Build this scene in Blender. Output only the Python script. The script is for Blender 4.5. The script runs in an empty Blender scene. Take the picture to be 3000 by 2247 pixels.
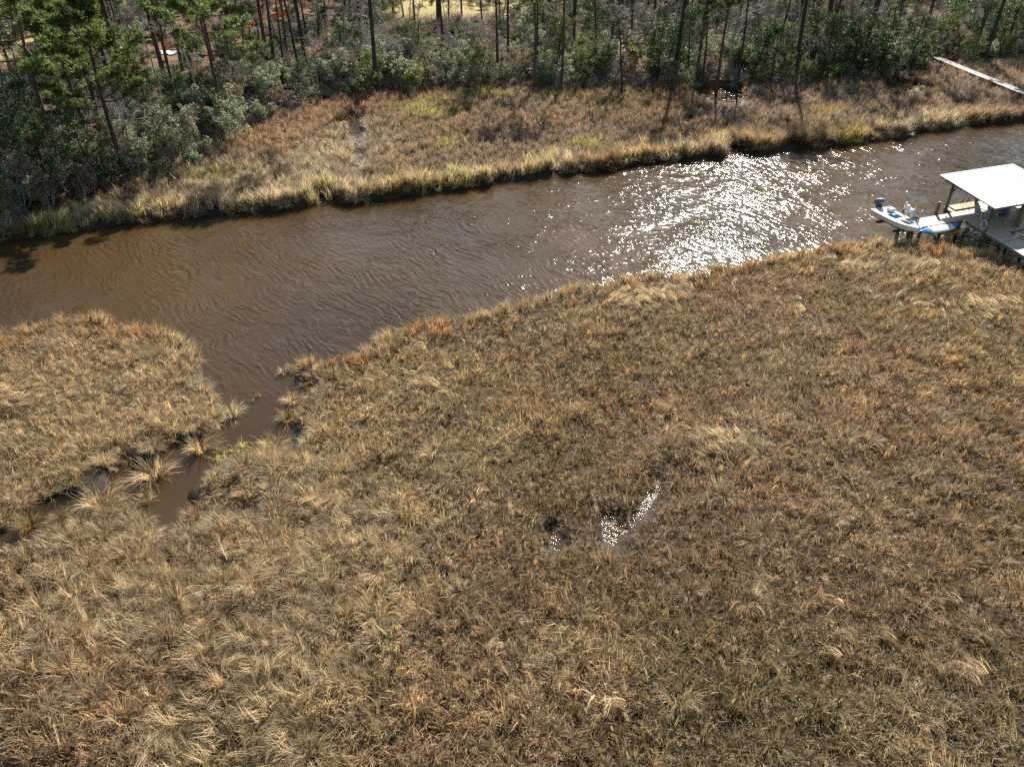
import bpy, math, random
import numpy as np
from mathutils import Vector, Matrix, Euler

R = math.radians
scene = bpy.context.scene
COL = scene.collection

# ------------------------------------------------------------------ camera, sky, sun, exposure
cam_d = bpy.data.cameras.new("camera")
cam_d.sensor_width = 36.0
cam_d.lens = 27.66
cam_d.clip_start = 0.5
cam_d.clip_end = 3000.0
cam = bpy.data.objects.new("camera", cam_d)
COL.objects.link(cam)
cam.location = (0.0, 0.0, 25.0)
cam.rotation_euler = (R(90 - 34.0), 0, 0)
scene.camera = cam

SUN_EL, SUN_AZ = 34.0, 13.5          # degrees; azimuth measured from +Y towards +X
world = bpy.data.worlds.new("World")
scene.world = world
world.use_nodes = True
wn = world.node_tree
sky = wn.nodes.new("ShaderNodeTexSky")
sky.sky_type = 'NISHITA'
sky.sun_disc = False
sky.sun_elevation = R(SUN_EL)
sky.sun_rotation = R(SUN_AZ)
sky.air_density = 1.5
sky.dust_density = 0.8
sky.ozone_density = 3.0
wn.nodes["Background"].inputs[1].default_value = 0.052
wn.links.new(sky.outputs[0], wn.nodes["Background"].inputs[0])

sun_d = bpy.data.lights.new("sun", 'SUN')
sun_d.energy = 5.0
sun_d.angle = R(0.53)
sun_d.color = (1.0, 0.94, 0.85)
sun = bpy.data.objects.new("sun", sun_d)
COL.objects.link(sun)
sdir = Vector((math.sin(R(SUN_AZ)) * math.cos(R(SUN_EL)), math.cos(R(SUN_AZ)) * math.cos(R(SUN_EL)), math.sin(R(SUN_EL))))
sun.rotation_euler = sdir.to_track_quat('Z', 'Y').to_euler()
sun.location = (20, 60, 60)

scene.view_settings.view_transform = 'Standard'
scene.view_settings.look = 'None'
scene.view_settings.exposure = 1.25
scene.view_settings.gamma = 1.0
scene.view_settings.use_curve_mapping = False
scene.cycles.use_denoising = False
scene.cycles.max_bounces = 3
scene.cycles.diffuse_bounces = 1
scene.cycles.glossy_bounces = 1
scene.cycles.transmission_bounces = 2
scene.cycles.transparent_max_bounces = 4
scene.cycles.sample_clamp_indirect = 4.0

rng = np.random.default_rng(7)
random.seed(7)

# ------------------------------------------------------------------ helpers
def tag(o, label=None, cat=None, group=None, kind=None):
    if label: o["label"] = label
    if cat: o["category"] = cat
    if group: o["group"] = group
    if kind: o["kind"] = kind
    return o

def empty(name, loc=(0, 0, 0), rz=0.0):
    o = bpy.data.objects.new(name, None)
    o.empty_display_size = 0.3
    COL.objects.link(o)
    o.location = loc
    o.rotation_euler = (0, 0, rz)
    return o

def link(name, mesh, mat=None, parent=None):
    o = bpy.data.objects.new(name, mesh)
    COL.objects.link(o)
    if mat is not None and not mesh.materials:
        mesh.materials.append(mat)
    if parent is not None:
        o.parent = parent
    return o

def np_mesh(name, verts, quads=None, tris=None, smooth=False):
    """fast mesh from numpy arrays"""
    me = bpy.data.meshes.new(name)
    verts = np.asarray(verts, dtype=np.float32)
    nq = 0 if quads is None else len(quads)
    nt = 0 if tris is None else len(tris)
    me.vertices.add(len(verts))
    me.vertices.foreach_set("co", verts.ravel())
    nl = nq * 4 + nt * 3
    idx = []
    starts = []
    if nq:
        idx.append(np.asarray(quads, dtype=np.int32).ravel()); starts.append(np.arange(nq, dtype=np.int32) * 4)
    if nt:
        idx.append(np.asarray(tris, dtype=np.int32).ravel()); starts.append(nq * 4 + np.arange(nt, dtype=np.int32) * 3)
    me.loops.add(nl)
    me.loops.foreach_set("vertex_index", np.concatenate(idx))
    me.polygons.add(nq + nt)
    me.polygons.foreach_set("loop_start", np.concatenate(starts))
    if smooth:
        me.polygons.foreach_set("use_smooth", np.ones(nq + nt, dtype=bool))
    me.update(calc_edges=True)
    return me

class MB:
    """collects simple shapes for ONE mesh"""
    def __init__(self):
        self.v = []; self.f = []
    def add(self, verts, faces):
        b = len(self.v)
        self.v += [tuple(p) for p in verts]
        self.f += [tuple(i + b for i in q) for q in faces]
        return self
    def box(self, c, s, rot=None, taper=1.0):
        hx, hy, hz = s[0] / 2, s[1] / 2, s[2] / 2
        pts = []
        for z, k in ((-hz, 1.0), (hz, taper)):
            for x, y in ((-hx, -hy), (hx, -hy), (hx, hy), (-hx, hy)):
                p = Vector((x * k, y * k, z))
                if rot is not None: p = rot @ p
                pts.append(Vector(c) + p)
        return self.add(pts, [(0, 3, 2, 1), (4, 5, 6, 7), (0, 1, 5, 4), (1, 2, 6, 5), (2, 3, 7, 6), (3, 0, 4, 7)])
    def tube(self, path, radii, n=8, cap=True):
        path = [Vector(p) for p in path]
        if not hasattr(radii, '__len__'): radii = [radii] * len(path)
        rings = []
        for i, p in enumerate(path):
            d = (path[min(i + 1, len(path) - 1)] - path[max(i - 1, 0)]).normalized()
            a = Vector((0, 0, 1)) if abs(d.z) < 0.9 else Vector((1, 0, 0))
            u = d.cross(a).normalized(); w = d.cross(u).normalized()
            rings.append([p + (u * math.cos(2 * math.pi * k / n) + w * math.sin(2 * math.pi * k / n)) * radii[i] for k in range(n)])
        return self.loft(rings, cap=cap)
    def loft(self, rings, cap=True, closed=True):
        n = len(rings[0]); pts = [p for r in rings for p in r]; fs = []
        for i in range(len(rings) - 1):
            for k in range(n if closed else n - 1):
                k2 = (k + 1) % n
                fs.append((i * n + k, i * n + k2, (i + 1) * n + k2, (i + 1) * n + k))
        if cap:
            fs.append(tuple(reversed(range(n))))
            fs.append(tuple(range((len(rings) - 1) * n, len(rings) * n)))
        return self.add(pts, fs)
    def mesh(self, name, smooth=False):
        me = bpy.data.meshes.new(name)
        me.from_pydata(self.v, [], self.f)
        if smooth:
            for p in me.polygons: p.use_smooth = True
        me.update()
        return me
    def build(self, name, mat, parent=None, smooth=False, bevel=0.0):
        o = link(name, self.mesh(name, smooth), mat, parent)
        if bevel:
            m = o.modifiers.new("bevel", 'BEVEL'); m.width = bevel; m.segments = 2
        return o

def copy_tree(o, parent=None):
    c = o.copy(); COL.objects.link(c)
    if parent is not None: c.parent = parent
    for ch in o.children: copy_tree(ch, c)
    return c

# value noise in numpy
_perm = np.random.default_rng(3).random((256, 256))
def vnoise(x, y):
    xi = np.floor(x).astype(int); yi = np.floor(y).astype(int)
    fx = x - xi; fy = y - yi
    fx = fx * fx * (3 - 2 * fx); fy = fy * fy * (3 - 2 * fy)
    g = lambda a, b: _perm[a & 255, b & 255]
    return (g(xi, yi) * (1 - fx) * (1 - fy) + g(xi + 1, yi) * fx * (1 - fy) + g(xi, yi + 1) * (1 - fx) * fy + g(xi + 1, yi + 1) * fx * fy)
def fbm(x, y, o=3):
    s = 0; a = 1; t = 0
    for k in range(o):
        s = s + a * vnoise(x * 2 ** k + 17.3 * k, y * 2 ** k + 5.1 * k); t += a; a *= 0.5
    return s / t
def sstep(a, b, x):
    t = np.clip((x - a) / (b - a), 0, 1)
    return t * t * (3 - 2 * t)

def poly_sd(poly, X, Y, closed=True):
    """signed distance, negative inside (closed) or left-hand sign for open lines"""
    P = np.array(poly, dtype=float)
    n = len(P); best = np.full(X.shape, 1e18); inside = np.zeros(X.shape, dtype=bool)
    for i in range(n if closed else n - 1):
        a = P[i]; b = P[(i + 1) % n]; e = b - a
        wx = X - a[0]; wy = Y - a[1]
        t = np.clip((wx * e[0] + wy * e[1]) / (e @ e + 1e-12), 0, 1)
        d = (wx - e[0] * t) ** 2 + (wy - e[1] * t) ** 2
        best = np.minimum(best, d)
        if closed:
            c = (a[1] > Y) != (b[1] > Y)
            xi = a[0] + (Y - a[1]) / (b[1] - a[1] + 1e-18) * e[0]
            inside ^= c & (X < xi)
    d = np.sqrt(best)
    return np.where(inside, -d, d)

# ------------------------------------------------------------------ materials
def new_mat(name):
    m = bpy.data.materials.new(name); m.use_nodes = True
    nt = m.node_tree
    for n in list(nt.nodes): nt.nodes.remove(n)
    out = nt.nodes.new("ShaderNodeOutputMaterial")
    return m, nt, out

class NT:
    def __init__(self, nt): self.nt = nt
    def n(self, typ, **kw):
        x = self.nt.nodes.new(typ)
        for k, v in kw.items(): setattr(x, k, v)
        return x
    def l(self, a, b): self.nt.links.new(a, b)
    def val(self, sock, v):
        if hasattr(v, 'is_linked') or hasattr(v, 'links'): self.l(v, sock)
        else: sock.default_value = v
    def math(self, op, a, b=0.0, c=None):
        x = self.n("ShaderNodeMath", operation=op); self.val(x.inputs[0], a); self.val(x.inputs[1], b)
        if c is not None: self.val(x.inputs[2], c)
        return x.outputs[0]
    def mix(self, f, a, b, blend='MIX'):
        x = self.n("ShaderNodeMix", data_type='RGBA', blend_type=blend)
        self.val(x.inputs[0], f); self.val(x.inputs[6], a); self.val(x.inputs[7], b)
        return x.outputs[2]
    def noise(self, vec, scale, detail=3.0, rough=0.5, dist=0.0):
        x = self.n("ShaderNodeTexNoise")
        if vec is not None: self.l(vec, x.inputs["Vector"])
        x.inputs["Scale"].default_value = scale; x.inputs["Detail"].default_value = detail
        x.inputs["Roughness"].default_value = rough; x.inputs["Distortion"].default_value = dist
        return x.outputs[0]
    def ramp(self, fac, stops):
        x = self.n("ShaderNodeValToRGB")
        cr = x.color_ramp
        while len(cr.elements) < len(stops): cr.elements.new(0.5)
        for e, (p, c) in zip(cr.elements, stops):
            e.position = p; e.color = (*c, 1) if len(c) == 3 else c
        self.l(fac, x.inputs[0]); return x.outputs[0]
    def mapping(self, vec, scale=(1, 1, 1), rot=(0, 0, 0), loc=(0, 0, 0)):
        x = self.n("ShaderNodeMapping"); self.l(vec, x.inputs[0])
        x.inputs["Scale"].default_value = scale; x.inputs["Rotation"].default_value = rot; x.inputs["Location"].default_value = loc
        return x.outputs[0]
    def attr(self, name, typ='GEOMETRY'):
        x = self.n("ShaderNodeAttribute", attribute_type=typ); x.attribute_name = name; return x
    def obj_coord(self): return self.n("ShaderNodeTexCoord").outputs["Object"]
    def bump(self, h, strength=0.5, dist=0.05):
        x = self.n("ShaderNodeBump"); self.l(h, x.inputs["Height"])
        x.inputs["Strength"].default_value = strength; x.inputs["Distance"].default_value = dist
        return x.outputs[0]
    def principled(self, col, rough=0.6, spec=0.3, normal=None, metal=0.0):
        x = self.n("ShaderNodeBsdfPrincipled")
        self.val(x.inputs["Base Color"], col if hasattr(col, 'links') else (*col, 1) if len(col) == 3 else col)
        self.val(x.inputs["Roughness"], rough); x.inputs["Specular IOR Level"].default_value = spec
        x.inputs["Metallic"].default_value = metal
        if normal is not None: self.l(normal, x.inputs["Normal"])
        return x.outputs[0]

def simple_mat(name, c1, c2=None, scale=6.0, rough=0.6, spec=0.3, bump=0.0, bscale=30.0, stretch=(1, 1, 1), metal=0.0):
    m, nt, out = new_mat(name); t = NT(nt)
    co = t.mapping(t.obj_coord(), stretch)
    c2 = c2 or tuple(x * 0.75 for x in c1)
    f = t.noise(co, scale, 4.0, 0.6)
    col = t.ramp(f, [(0.32, c2), (0.68, c1)])
    oi = t.n("ShaderNodeObjectInfo")
    k = t.math('MULTIPLY_ADD', oi.outputs["Random"], 0.3, 0.85)
    col = t.mix(1.0, col, t.n("ShaderNodeCombineColor").outputs[0], 'MULTIPLY') if False else col
    hs = t.n("ShaderNodeHueSaturation"); t.l(col, hs.inputs["Color"]); t.l(k, hs.inputs["Value"])
    nrm = t.bump(t.noise(co, bscale, 3.0), bump, 0.02) if bump else None
    t.l(t.principled(hs.outputs[0], rough, spec, nrm, metal), out.inputs[0])
    return m

def leaf_mat(name, dark, mid, light, rough=0.45, spec=0.35, transl=0.3):
    m, nt, out = new_mat(name); t = NT(nt)
    geo = t.n("ShaderNodeNewGeometry")
    col = t.ramp(geo.outputs["Random Per Island"], [(0.0, dark), (0.5, mid), (1.0, light)])
    oi = t.n("ShaderNodeObjectInfo")
    hs = t.n("ShaderNodeHueSaturation"); t.l(col, hs.inputs["Color"])
    t.l(t.math('MULTIPLY_ADD', oi.outputs["Random"], 0.06, 0.47), hs.inputs["Hue"])
    t.l(t.math('MULTIPLY_ADD', oi.outputs["Random"], 0.5, 0.75), hs.inputs["Value"])
    p = t.principled(hs.outputs[0], rough, spec)
    tr = t.n("ShaderNodeBsdfTranslucent"); t.l(hs.outputs[0], tr.inputs[0])
    mx = t.n("ShaderNodeMixShader"); mx.inputs[0].default_value = transl
    t.l(p, mx.inputs[1]); t.l(tr.outputs[0], mx.inputs[2]); t.l(mx.outputs[0], out.inputs[0])
    return m

def grass_mat():
    m, nt, out = new_mat("marsh_grass_blades"); t = NT(nt)
    tint = t.attr("tint", 'INSTANCER').outputs["Color"]
    bv = t.attr("bv").outputs["Fac"]; bt = t.attr("bt").outputs["Fac"]
    # every blade its own age: olive living blades, brown ones, bleached straw
    k = t.math('MULTIPLY_ADD', t.math('POWER', bv, 2.4), 2.5, 0.27)
    hs = t.n("ShaderNodeHueSaturation"); t.l(tint, hs.inputs["Color"]); t.l(k, hs.inputs["Value"]); hs.inputs["Saturation"].default_value = 1.12
    olive = t.math('LESS_THAN', bv, 0.22)
    col = t.mix(t.math('MULTIPLY', olive, 0.6), hs.outputs[0], (0.11, 0.105, 0.03, 1))
    tip = t.math('MULTIPLY', t.math('POWER', bt, 2.2), t.math('MULTIPLY', t.math('POWER', bv, 1.5), 0.95))
    col = t.mix(tip, col, (0.80, 0.645, 0.43, 1))
    p = t.principled(col, 0.5, 0.4)
    tr = t.n("ShaderNodeBsdfTranslucent"); t.l(col, tr.inputs[0])
    mx = t.n("ShaderNodeMixShader"); mx.inputs[0].default_value = 0.42
    t.l(p, mx.inputs[1]); t.l(tr.outputs[0], mx.inputs[2]); t.l(mx.outputs[0], out.inputs[0])
    return m

def ground_mat():
    m, nt, out = new_mat("ground_mud_and_litter"); t = NT(nt)
    co = t.obj_coord()
    forest = t.attr("forest").outputs["Fac"]; lawn = t.attr("lawn").outputs["Fac"]; sand = t.attr("sand").outputs["Fac"]
    n1 = t.noise(co, 0.35, 5.0, 0.6); n2 = t.noise(co, 5.0, 4.0, 0.7); n3 = t.noise(co, 22.0, 3.0, 0.7)
    mud = t.ramp(n2, [(0.3, (0.022, 0.016, 0.011)), (0.7, (0.060, 0.043, 0.029))])
    litter = t.ramp(n3, [(0.30, (0.05, 0.026, 0.016)), (0.5, (0.15, 0.078, 0.044)), (0.72, (0.36, 0.21, 0.13))])
    litter = t.mix(t.ramp(n1, [(0.35, (0, 0, 0)), (0.65, (1, 1, 1))]), litter, t.mix(0.6, litter, (0.14, 0.085, 0.05, 1)))
    grass = t.ramp(n2, [(0.3, (0.22, 0.17, 0.06)), (0.7, (0.46, 0.36, 0.15))])
    col = t.mix(forest, mud, litter); col = t.mix(lawn, col, grass)
    col = t.mix(sand, col, t.ramp(n2, [(0.3, (0.36, 0.28, 0.20)), (0.7, (0.55, 0.46, 0.35))]))
    h = t.math('ADD', t.math('MULTIPLY', n3, 0.5), n2)
    rough = t.math('MULTIPLY_ADD', forest, 0.3, 0.65)
    t.l(t.principled(col, rough, 0.12, t.bump(h, 0.8, 0.06)), out.inputs[0])
    return m

def water_mat():
    m, nt, out = new_mat("brown_creek_water"); t = NT(nt)
    co = t.obj_coord()
    big = t.noise(co, 0.22, 3.0, 0.6)
    wob = t.n("ShaderNodeTexNoise"); wob.inputs["Scale"].default_value = 0.16; wob.inputs["Detail"].default_value = 2.0
    t.l(co, wob.inputs["Vector"])
    wv = t.n("ShaderNodeVectorMath", operation='MULTIPLY_ADD'); t.l(wob.outputs["Color"], wv.inputs[0])
    wv.inputs[1].default_value = (3.2, 3.2, 0); t.l(co, wv.inputs[2])
    wc = wv.outputs[0]
    def ripples(ang, lx, ly, seed):
        c = t.mapping(wc, (1, 1, 1), (0, 0, R(ang)), (seed, seed * 1.7, 0))
        c = t.mapping(c, (1 / lx, 1 / ly, 1))
        return t.noise(c, 1.0, 1.5, 0.45)
    a = ripples(-38, 0.30, 1.7, 3.1)
    b = ripples(-60, 0.21, 0.85, 9.7)
    c = ripples(5, 0.30, 0.9, 21.3)
    d = t.noise(co, 7.0, 2.0, 0.5)
    h = t.math('ADD', t.math('MULTIPLY', a, 0.125), t.math('MULTIPLY', b, 0.070))
    h = t.math('ADD', h, t.math('MULTIPLY', c, 0.036))
    h = t.math('ADD', h, t.math('MULTIPLY', d, 0.009))
    amp = t.math('MULTIPLY_ADD', t.ramp(big, [(0.36, (0, 0, 0)), (0.64, (1, 1, 1))]), 0.7, 0.35)
    sx_ = t.n("ShaderNodeSeparateXYZ"); t.l(co, sx_.inputs[0])
    mr = t.n("ShaderNodeMapRange", interpolation_type='SMOOTHSTEP'); t.l(t.math('ADD', sx_.outputs[1], t.math('MULTIPLY', t.math('GREATER_THAN', sx_.outputs[0], -8.0), 30.0)), mr.inputs[0])
    mr.inputs[1].default_value = 33.5; mr.inputs[2].default_value = 41.0; mr.inputs[3].default_value = 0.12; mr.inputs[4].default_value = 1.0   # sheltered inlet is calm
    h = t.math('MULTIPLY', t.math('MULTIPLY', h, amp), mr.outputs[0])
    pud = t.math('MULTIPLY', t.math('LESS_THAN', sx_.outputs[1], 36.0), t.math('GREATER_THAN', sx_.outputs[0], -6.0))
    h = t.math('ADD', h, t.math('MULTIPLY', t.math('MULTIPLY', t.noise(co, 22.0, 1.0), 0.009), pud))   # wind-ruffled puddle
    nrm = t.bump(h, 1.0, 1.0)
    shallow = t.noise(co, 0.05, 3.0, 0.5)
    col = t.ramp(shallow, [(0.35, (0.038, 0.023, 0.010)), (0.65, (0.070, 0.041, 0.016))])
    p = t.n("ShaderNodeBsdfPrincipled"); t.l(col, p.inputs["Base Color"])
    p.inputs["Roughness"].default_value = 0.035; p.inputs["IOR"].default_value = 1.333
    t.l(nrm, p.inputs["Normal"])
    p2 = t.n("ShaderNodeBsdfPrincipled"); t.l(col, p2.inputs["Base Color"])
    p2.inputs["Roughness"].default_value = 0.14; p2.inputs["IOR"].default_value = 1.333; t.l(nrm, p2.inputs["Normal"])
    mx = t.n("ShaderNodeMixShader"); mx.inputs[0].default_value = 0.12
    t.l(p.outputs[0], mx.inputs[1]); t.l(p2.outputs[0], mx.inputs[2]); t.l(mx.outputs[0], out.inputs[0])
    return m

M = {}
M['ground'] = ground_mat()
M['water'] = water_mat()
M['grass'] = grass_mat()
M['pine_bark'] = simple_mat("pine_bark", (0.16, 0.095, 0.075), (0.055, 0.036, 0.032), 5, 0.9, 0.15, 0.9, 14, (1, 1, 0.25))
M['dark_bark'] = simple_mat("dark_bark", (0.085, 0.065, 0.055), (0.035, 0.028, 0.026), 5, 0.9, 0.15, 0.9, 14, (1, 1, 0.25))
M['grey_bark'] = simple_mat("grey_bark", (0.48, 0.45, 0.41), (0.24, 0.22, 0.20), 4, 0.85, 0.2, 0.5, 18, (1, 1, 0.4))
M['twig'] = simple_mat("twigs", (0.50, 0.44, 0.38), (0.27, 0.225, 0.19), 3, 0.85, 0.2)
M['needles'] = leaf_mat("pine_needles", (0.055, 0.085, 0.022), (0.125, 0.165, 0.045), (0.26, 0.30, 0.095), 0.5, 0.3, 0.45)
M['holly'] = leaf_mat("glossy_leaves", (0.018, 0.042, 0.013), (0.04, 0.08, 0.022), (0.10, 0.15, 0.045), 0.58, 0.3, 0.35)
M['oak'] = leaf_mat("oak_leaves", (0.055, 0.075, 0.022), (0.125, 0.15, 0.045), (0.25, 0.265, 0.095), 0.5, 0.35, 0.45)
M['myrtle'] = leaf_mat("grey_green_leaves", (0.11, 0.13, 0.068), (0.26, 0.285, 0.16), (0.50, 0.50, 0.33), 0.5, 0.35, 0.45)
M['yellow_leaf'] = leaf_mat("yellow_green_leaves", (0.10, 0.12, 0.02), (0.20, 0.22, 0.04), (0.33, 0.32, 0.08), 0.45, 0.35, 0.35)
M['brush'] = leaf_mat("dry_brush_leaves", (0.11, 0.08, 0.055), (0.22, 0.165, 0.115), (0.36, 0.285, 0.205), 0.6, 0.25, 0.3)
M['bright_leaf'] = leaf_mat("bright_green_leaves", (0.04, 0.10, 0.02), (0.09, 0.19, 0.035), (0.17, 0.28, 0.06), 0.4, 0.4, 0.4)
M['deck'] = simple_mat("weathered_deck_wood", (0.64, 0.50, 0.38), (0.48, 0.36, 0.26), 3, 0.6, 0.35, 0.3, 40, (0.3, 3, 1))
M['piling'] = simple_mat("piling_wood", (0.20, 0.165, 0.115), (0.10, 0.08, 0.055), 5, 0.85, 0.2, 0.6, 20, (1, 1, 0.2))
M['beam'] = simple_mat("beam_wood", (0.26, 0.20, 0.14), (0.15, 0.11, 0.075), 4, 0.8, 0.2, 0.4, 25, (0.3, 1, 1))
M['grey_deck'] = simple_mat("silver_grey_boardwalk_wood", (0.33, 0.32, 0.295), (0.20, 0.19, 0.175), 3, 0.7, 0.3, 0.3, 40, (1, 0.3, 1))
M['roof'] = simple_mat("white_roof_metal", (0.76, 0.76, 0.75), (0.66, 0.66, 0.65), 0.5, 0.35, 0.5)
M['white'] = simple_mat("white_gelcoat", (0.80, 0.80, 0.79), (0.72, 0.72, 0.71), 2, 0.25, 0.5)
M['grey_plastic'] = simple_mat("grey_plastic", (0.55, 0.58, 0.60), (0.45, 0.47, 0.50), 2, 0.4, 0.4)
M['cowl'] = simple_mat("slate_blue_cowl", (0.10, 0.15, 0.22), (0.075, 0.11, 0.17), 2, 0.25, 0.5)
M['black'] = simple_mat("black_rubber", (0.03, 0.03, 0.032), (0.02, 0.02, 0.02), 3, 0.5, 0.4)
M['blue'] = simple_mat("bright_blue", (0.01, 0.16, 0.55), (0.01, 0.12, 0.45), 3, 0.3, 0.5)
M['teal'] = simple_mat("teal_blue", (0.01, 0.32, 0.52), (0.01, 0.25, 0.45), 3, 0.3, 0.5)
M['green'] = simple_mat("sea_green", (0.02, 0.35, 0.25), (0.02, 0.28, 0.2), 3, 0.3, 0.5)
M['tarp'] = simple_mat("blue_tarp", (0.05, 0.13, 0.36), (0.035, 0.085, 0.25), 3, 0.5, 0.4, 0.6, 6)
M['kayak'] = simple_mat("yellow_kayak_plastic", (0.62, 0.34, 0.01), (0.52, 0.27, 0.01), 3, 0.35, 0.45)
M['steel'] = simple_mat("galvanised_steel", (0.62, 0.64, 0.64), (0.45, 0.48, 0.48), 5, 0.35, 0.5, metal=0.6)
M['copper'] = simple_mat("rusty_wire", (0.25, 0.12, 0.05), (0.15, 0.07, 0.03), 5, 0.6, 0.3)
M['ply'] = simple_mat("tan_plywood", (0.52, 0.36, 0.20), (0.40, 0.27, 0.15), 3, 0.6, 0.3, stretch=(0.3, 3, 1))
M['orange'] = simple_mat("orange_mesh_plastic", (0.80, 0.24, 0.02), (0.65, 0.17, 0.015), 3, 0.5, 0.3)
M['sheet'] = simple_mat("pale_grey_sheet", (0.60, 0.62, 0.64), (0.45, 0.47, 0.50), 2, 0.5, 0.3)
M['hullb'] = simple_mat("cream_hull_paint", (0.70, 0.64, 0.54), (0.60, 0.52, 0.42), 1.5, 0.35, 0.45)

# ------------------------------------------------------------------ plan of the place (metres)
FAR_BANK = [(-700, 8), (-260, 26), (-120, 40), (-58.7, 49.8), (-48.3, 53.6), (-43.3, 55.6), (-39.7, 56.7), (-37.9, 57.4), (-35.2, 58.5), (-32.0, 59.7), (-29.3, 60.6), (-25.6, 62.0), (-21.2, 62.6), (-18.3, 63.6), (-17.0, 64.7), (-16.8, 66.5), (-16.4, 66.9), (-15.4, 65.1), (-13.8, 64.7), (-10.4, 66.1), (-7.2, 67.5), (-4.4, 68.4), (-0.3, 70.2), (2.7, 71.2), (3.9, 72.0), (4.2, 73.8), (4.6, 72.2), (8.5, 73.0), (12.3, 75.1), (15.1, 76.1), (17.9, 76.4), (20.9, 77.1), (22.0, 79.7), (22.8, 80.4), (23.2, 79.0), (25.2, 78.3), (28.9, 79.7), (32.8, 80.0), (34.6, 81.3), (36.9, 82.1), (39.8, 83.5), (40.9, 83.2), (44.8, 86.0), (50.7, 87.8), (57.5, 89.7), (76.0, 94.9), (112.4, 104.8), (300, 140), (800, 200)]
NEAR_LEFT = [(-700, -20), (-260, 5), (-120, 24), (-52.2, 36.5), (-38.8, 39.7), (-31.5, 41.5), (-29.5, 43.2), (-26.9, 44.1), (-25.1, 43.4), (-24.2, 42.4), (-22.4, 42.3), (-20.3, 41.6), (-18.9, 40.0), (-17.9, 38.2), (-16.5, 36.1), (-15.5, 34.5), (-14.9, 32.9)]
NEAR_RIGHT = [(-11.1, 32.1), (-11.3, 34.3), (-11.4, 36.3), (-12.1, 37.5), (-12.8, 38.4), (-12.1, 38.9), (-10.9, 38.9), (-9.7, 38.8), (-8.0, 41.3), (-6.0, 43.1), (-3.1, 43.8), (-0.2, 45.2), (2.9, 47.1), (6.2, 48.9), (10.0, 50.3), (12.8, 50.0), (16.5, 51.8), (20.3, 53.1), (24.3, 54.9), (27.5, 55.9), (29.4, 55.5), (30.8, 54.9), (32.3, 54.4), (34.2, 53.8), (36.5, 52.6), (39.5, 51.0), (44, 50), (60, 52), (112, 58), (300, 80), (800, 110)]
CREEK = FAR_BANK + NEAR_RIGHT[::-1] + NEAR_LEFT[::-1]
INLET = [(-18.9, 40.0), (-17.9, 38.2), (-16.5, 36.1), (-15.5, 34.5), (-14.9, 32.9), (-15.5, 32.1), (-16.3, 31.9), (-17.0, 31.5), (-17.6, 30.6), (-18.3, 29.6), (-19.3, 30.0), (-19.3, 28.5), (-19.7, 27.3), (-21.4, 27.6), (-22.0, 26.6), (-22.4, 25.5), (-23.2, 24.7), (-24.2, 23.6), (-23.7, 22.8), (-22.6, 23.9), (-21.3, 24.8), (-20.1, 25.4), (-19.3, 26.2), (-18.4, 27.5), (-17.5, 27.4), (-16.6, 26.2), (-15.4, 25.6), (-14.7, 26.6), (-15.3, 28.3), (-15.2, 29.9), (-14.2, 31.3), (-13.0, 32.1), (-12.2, 32.7), (-11.1, 32.1), (-11.3, 34.3), (-11.4, 36.3), (-12.1, 37.5), (-12.8, 38.4), (-15.0, 39.4)]
POOLS = [
 [(4.0, 26.3), (4.5, 26.4), (5.0, 25.8), (5.8, 26.7), (6.6, 28.3), (7.1, 28.8), (6.9, 28.0), (6.1, 26.4), (5.2, 25.5), (4.8, 25.0), (4.4, 24.4), (4.0, 24.7)],
 [(1.5, 25.3), (2.0, 25.3), (2.3, 24.6), (1.9, 24.1), (1.5, 24.4)],
 [(22.6, 105.3), (24.8, 105.8), (27.2, 104.8), (28.7, 102.5), (28.6, 99.1), (26.4, 97.2), (23.7, 97.6), (22.2, 100.2)],
 [(-18.4, 89.7), (-17.6, 92.0), (-16.4, 93.0), (-16.2, 89.7), (-17.0, 87.4), (-15.2, 84.8), (-15.2, 81.6), (-16.9, 83.2)],
 [(-15.9, 79.3), (-15.4, 80.4), (-14.2, 76.4), (-14.1, 73.3), (-15.3, 75.7)],
 [(47.6, 106.1), (51.0, 108.5), (53.0, 106.1), (49.7, 102.5), (46.3, 101.4)]]
FOREST = [(-700, 10), (-260, 28), (-120, 43), (-60.8, 52.5), (-45.8, 55.4), (-39.8, 58.7), (-39.2, 60.4), (-38.6, 62.2), (-35.9, 64.8), (-33.3, 68.1), (-30.5, 72.1), (-28.8, 76.3), (-28.4, 82.8), (-27.6, 87.2), (-24.6, 91.7), (-22.4, 96.7), (-17.2, 98.9), (-11.8, 100.9), (-6.2, 102.3), (2.5, 102.3), (11.2, 102.3), (20.1, 103.7), (28.7, 104.0), (34.5, 103.7), (44.3, 106.6), (51.6, 109.9), (60.2, 113.9), (73.8, 120.2), (98.5, 128.4), (144.2, 139.6), (300, 170), (900, 240), (900, 950), (-700, 950)]

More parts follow.
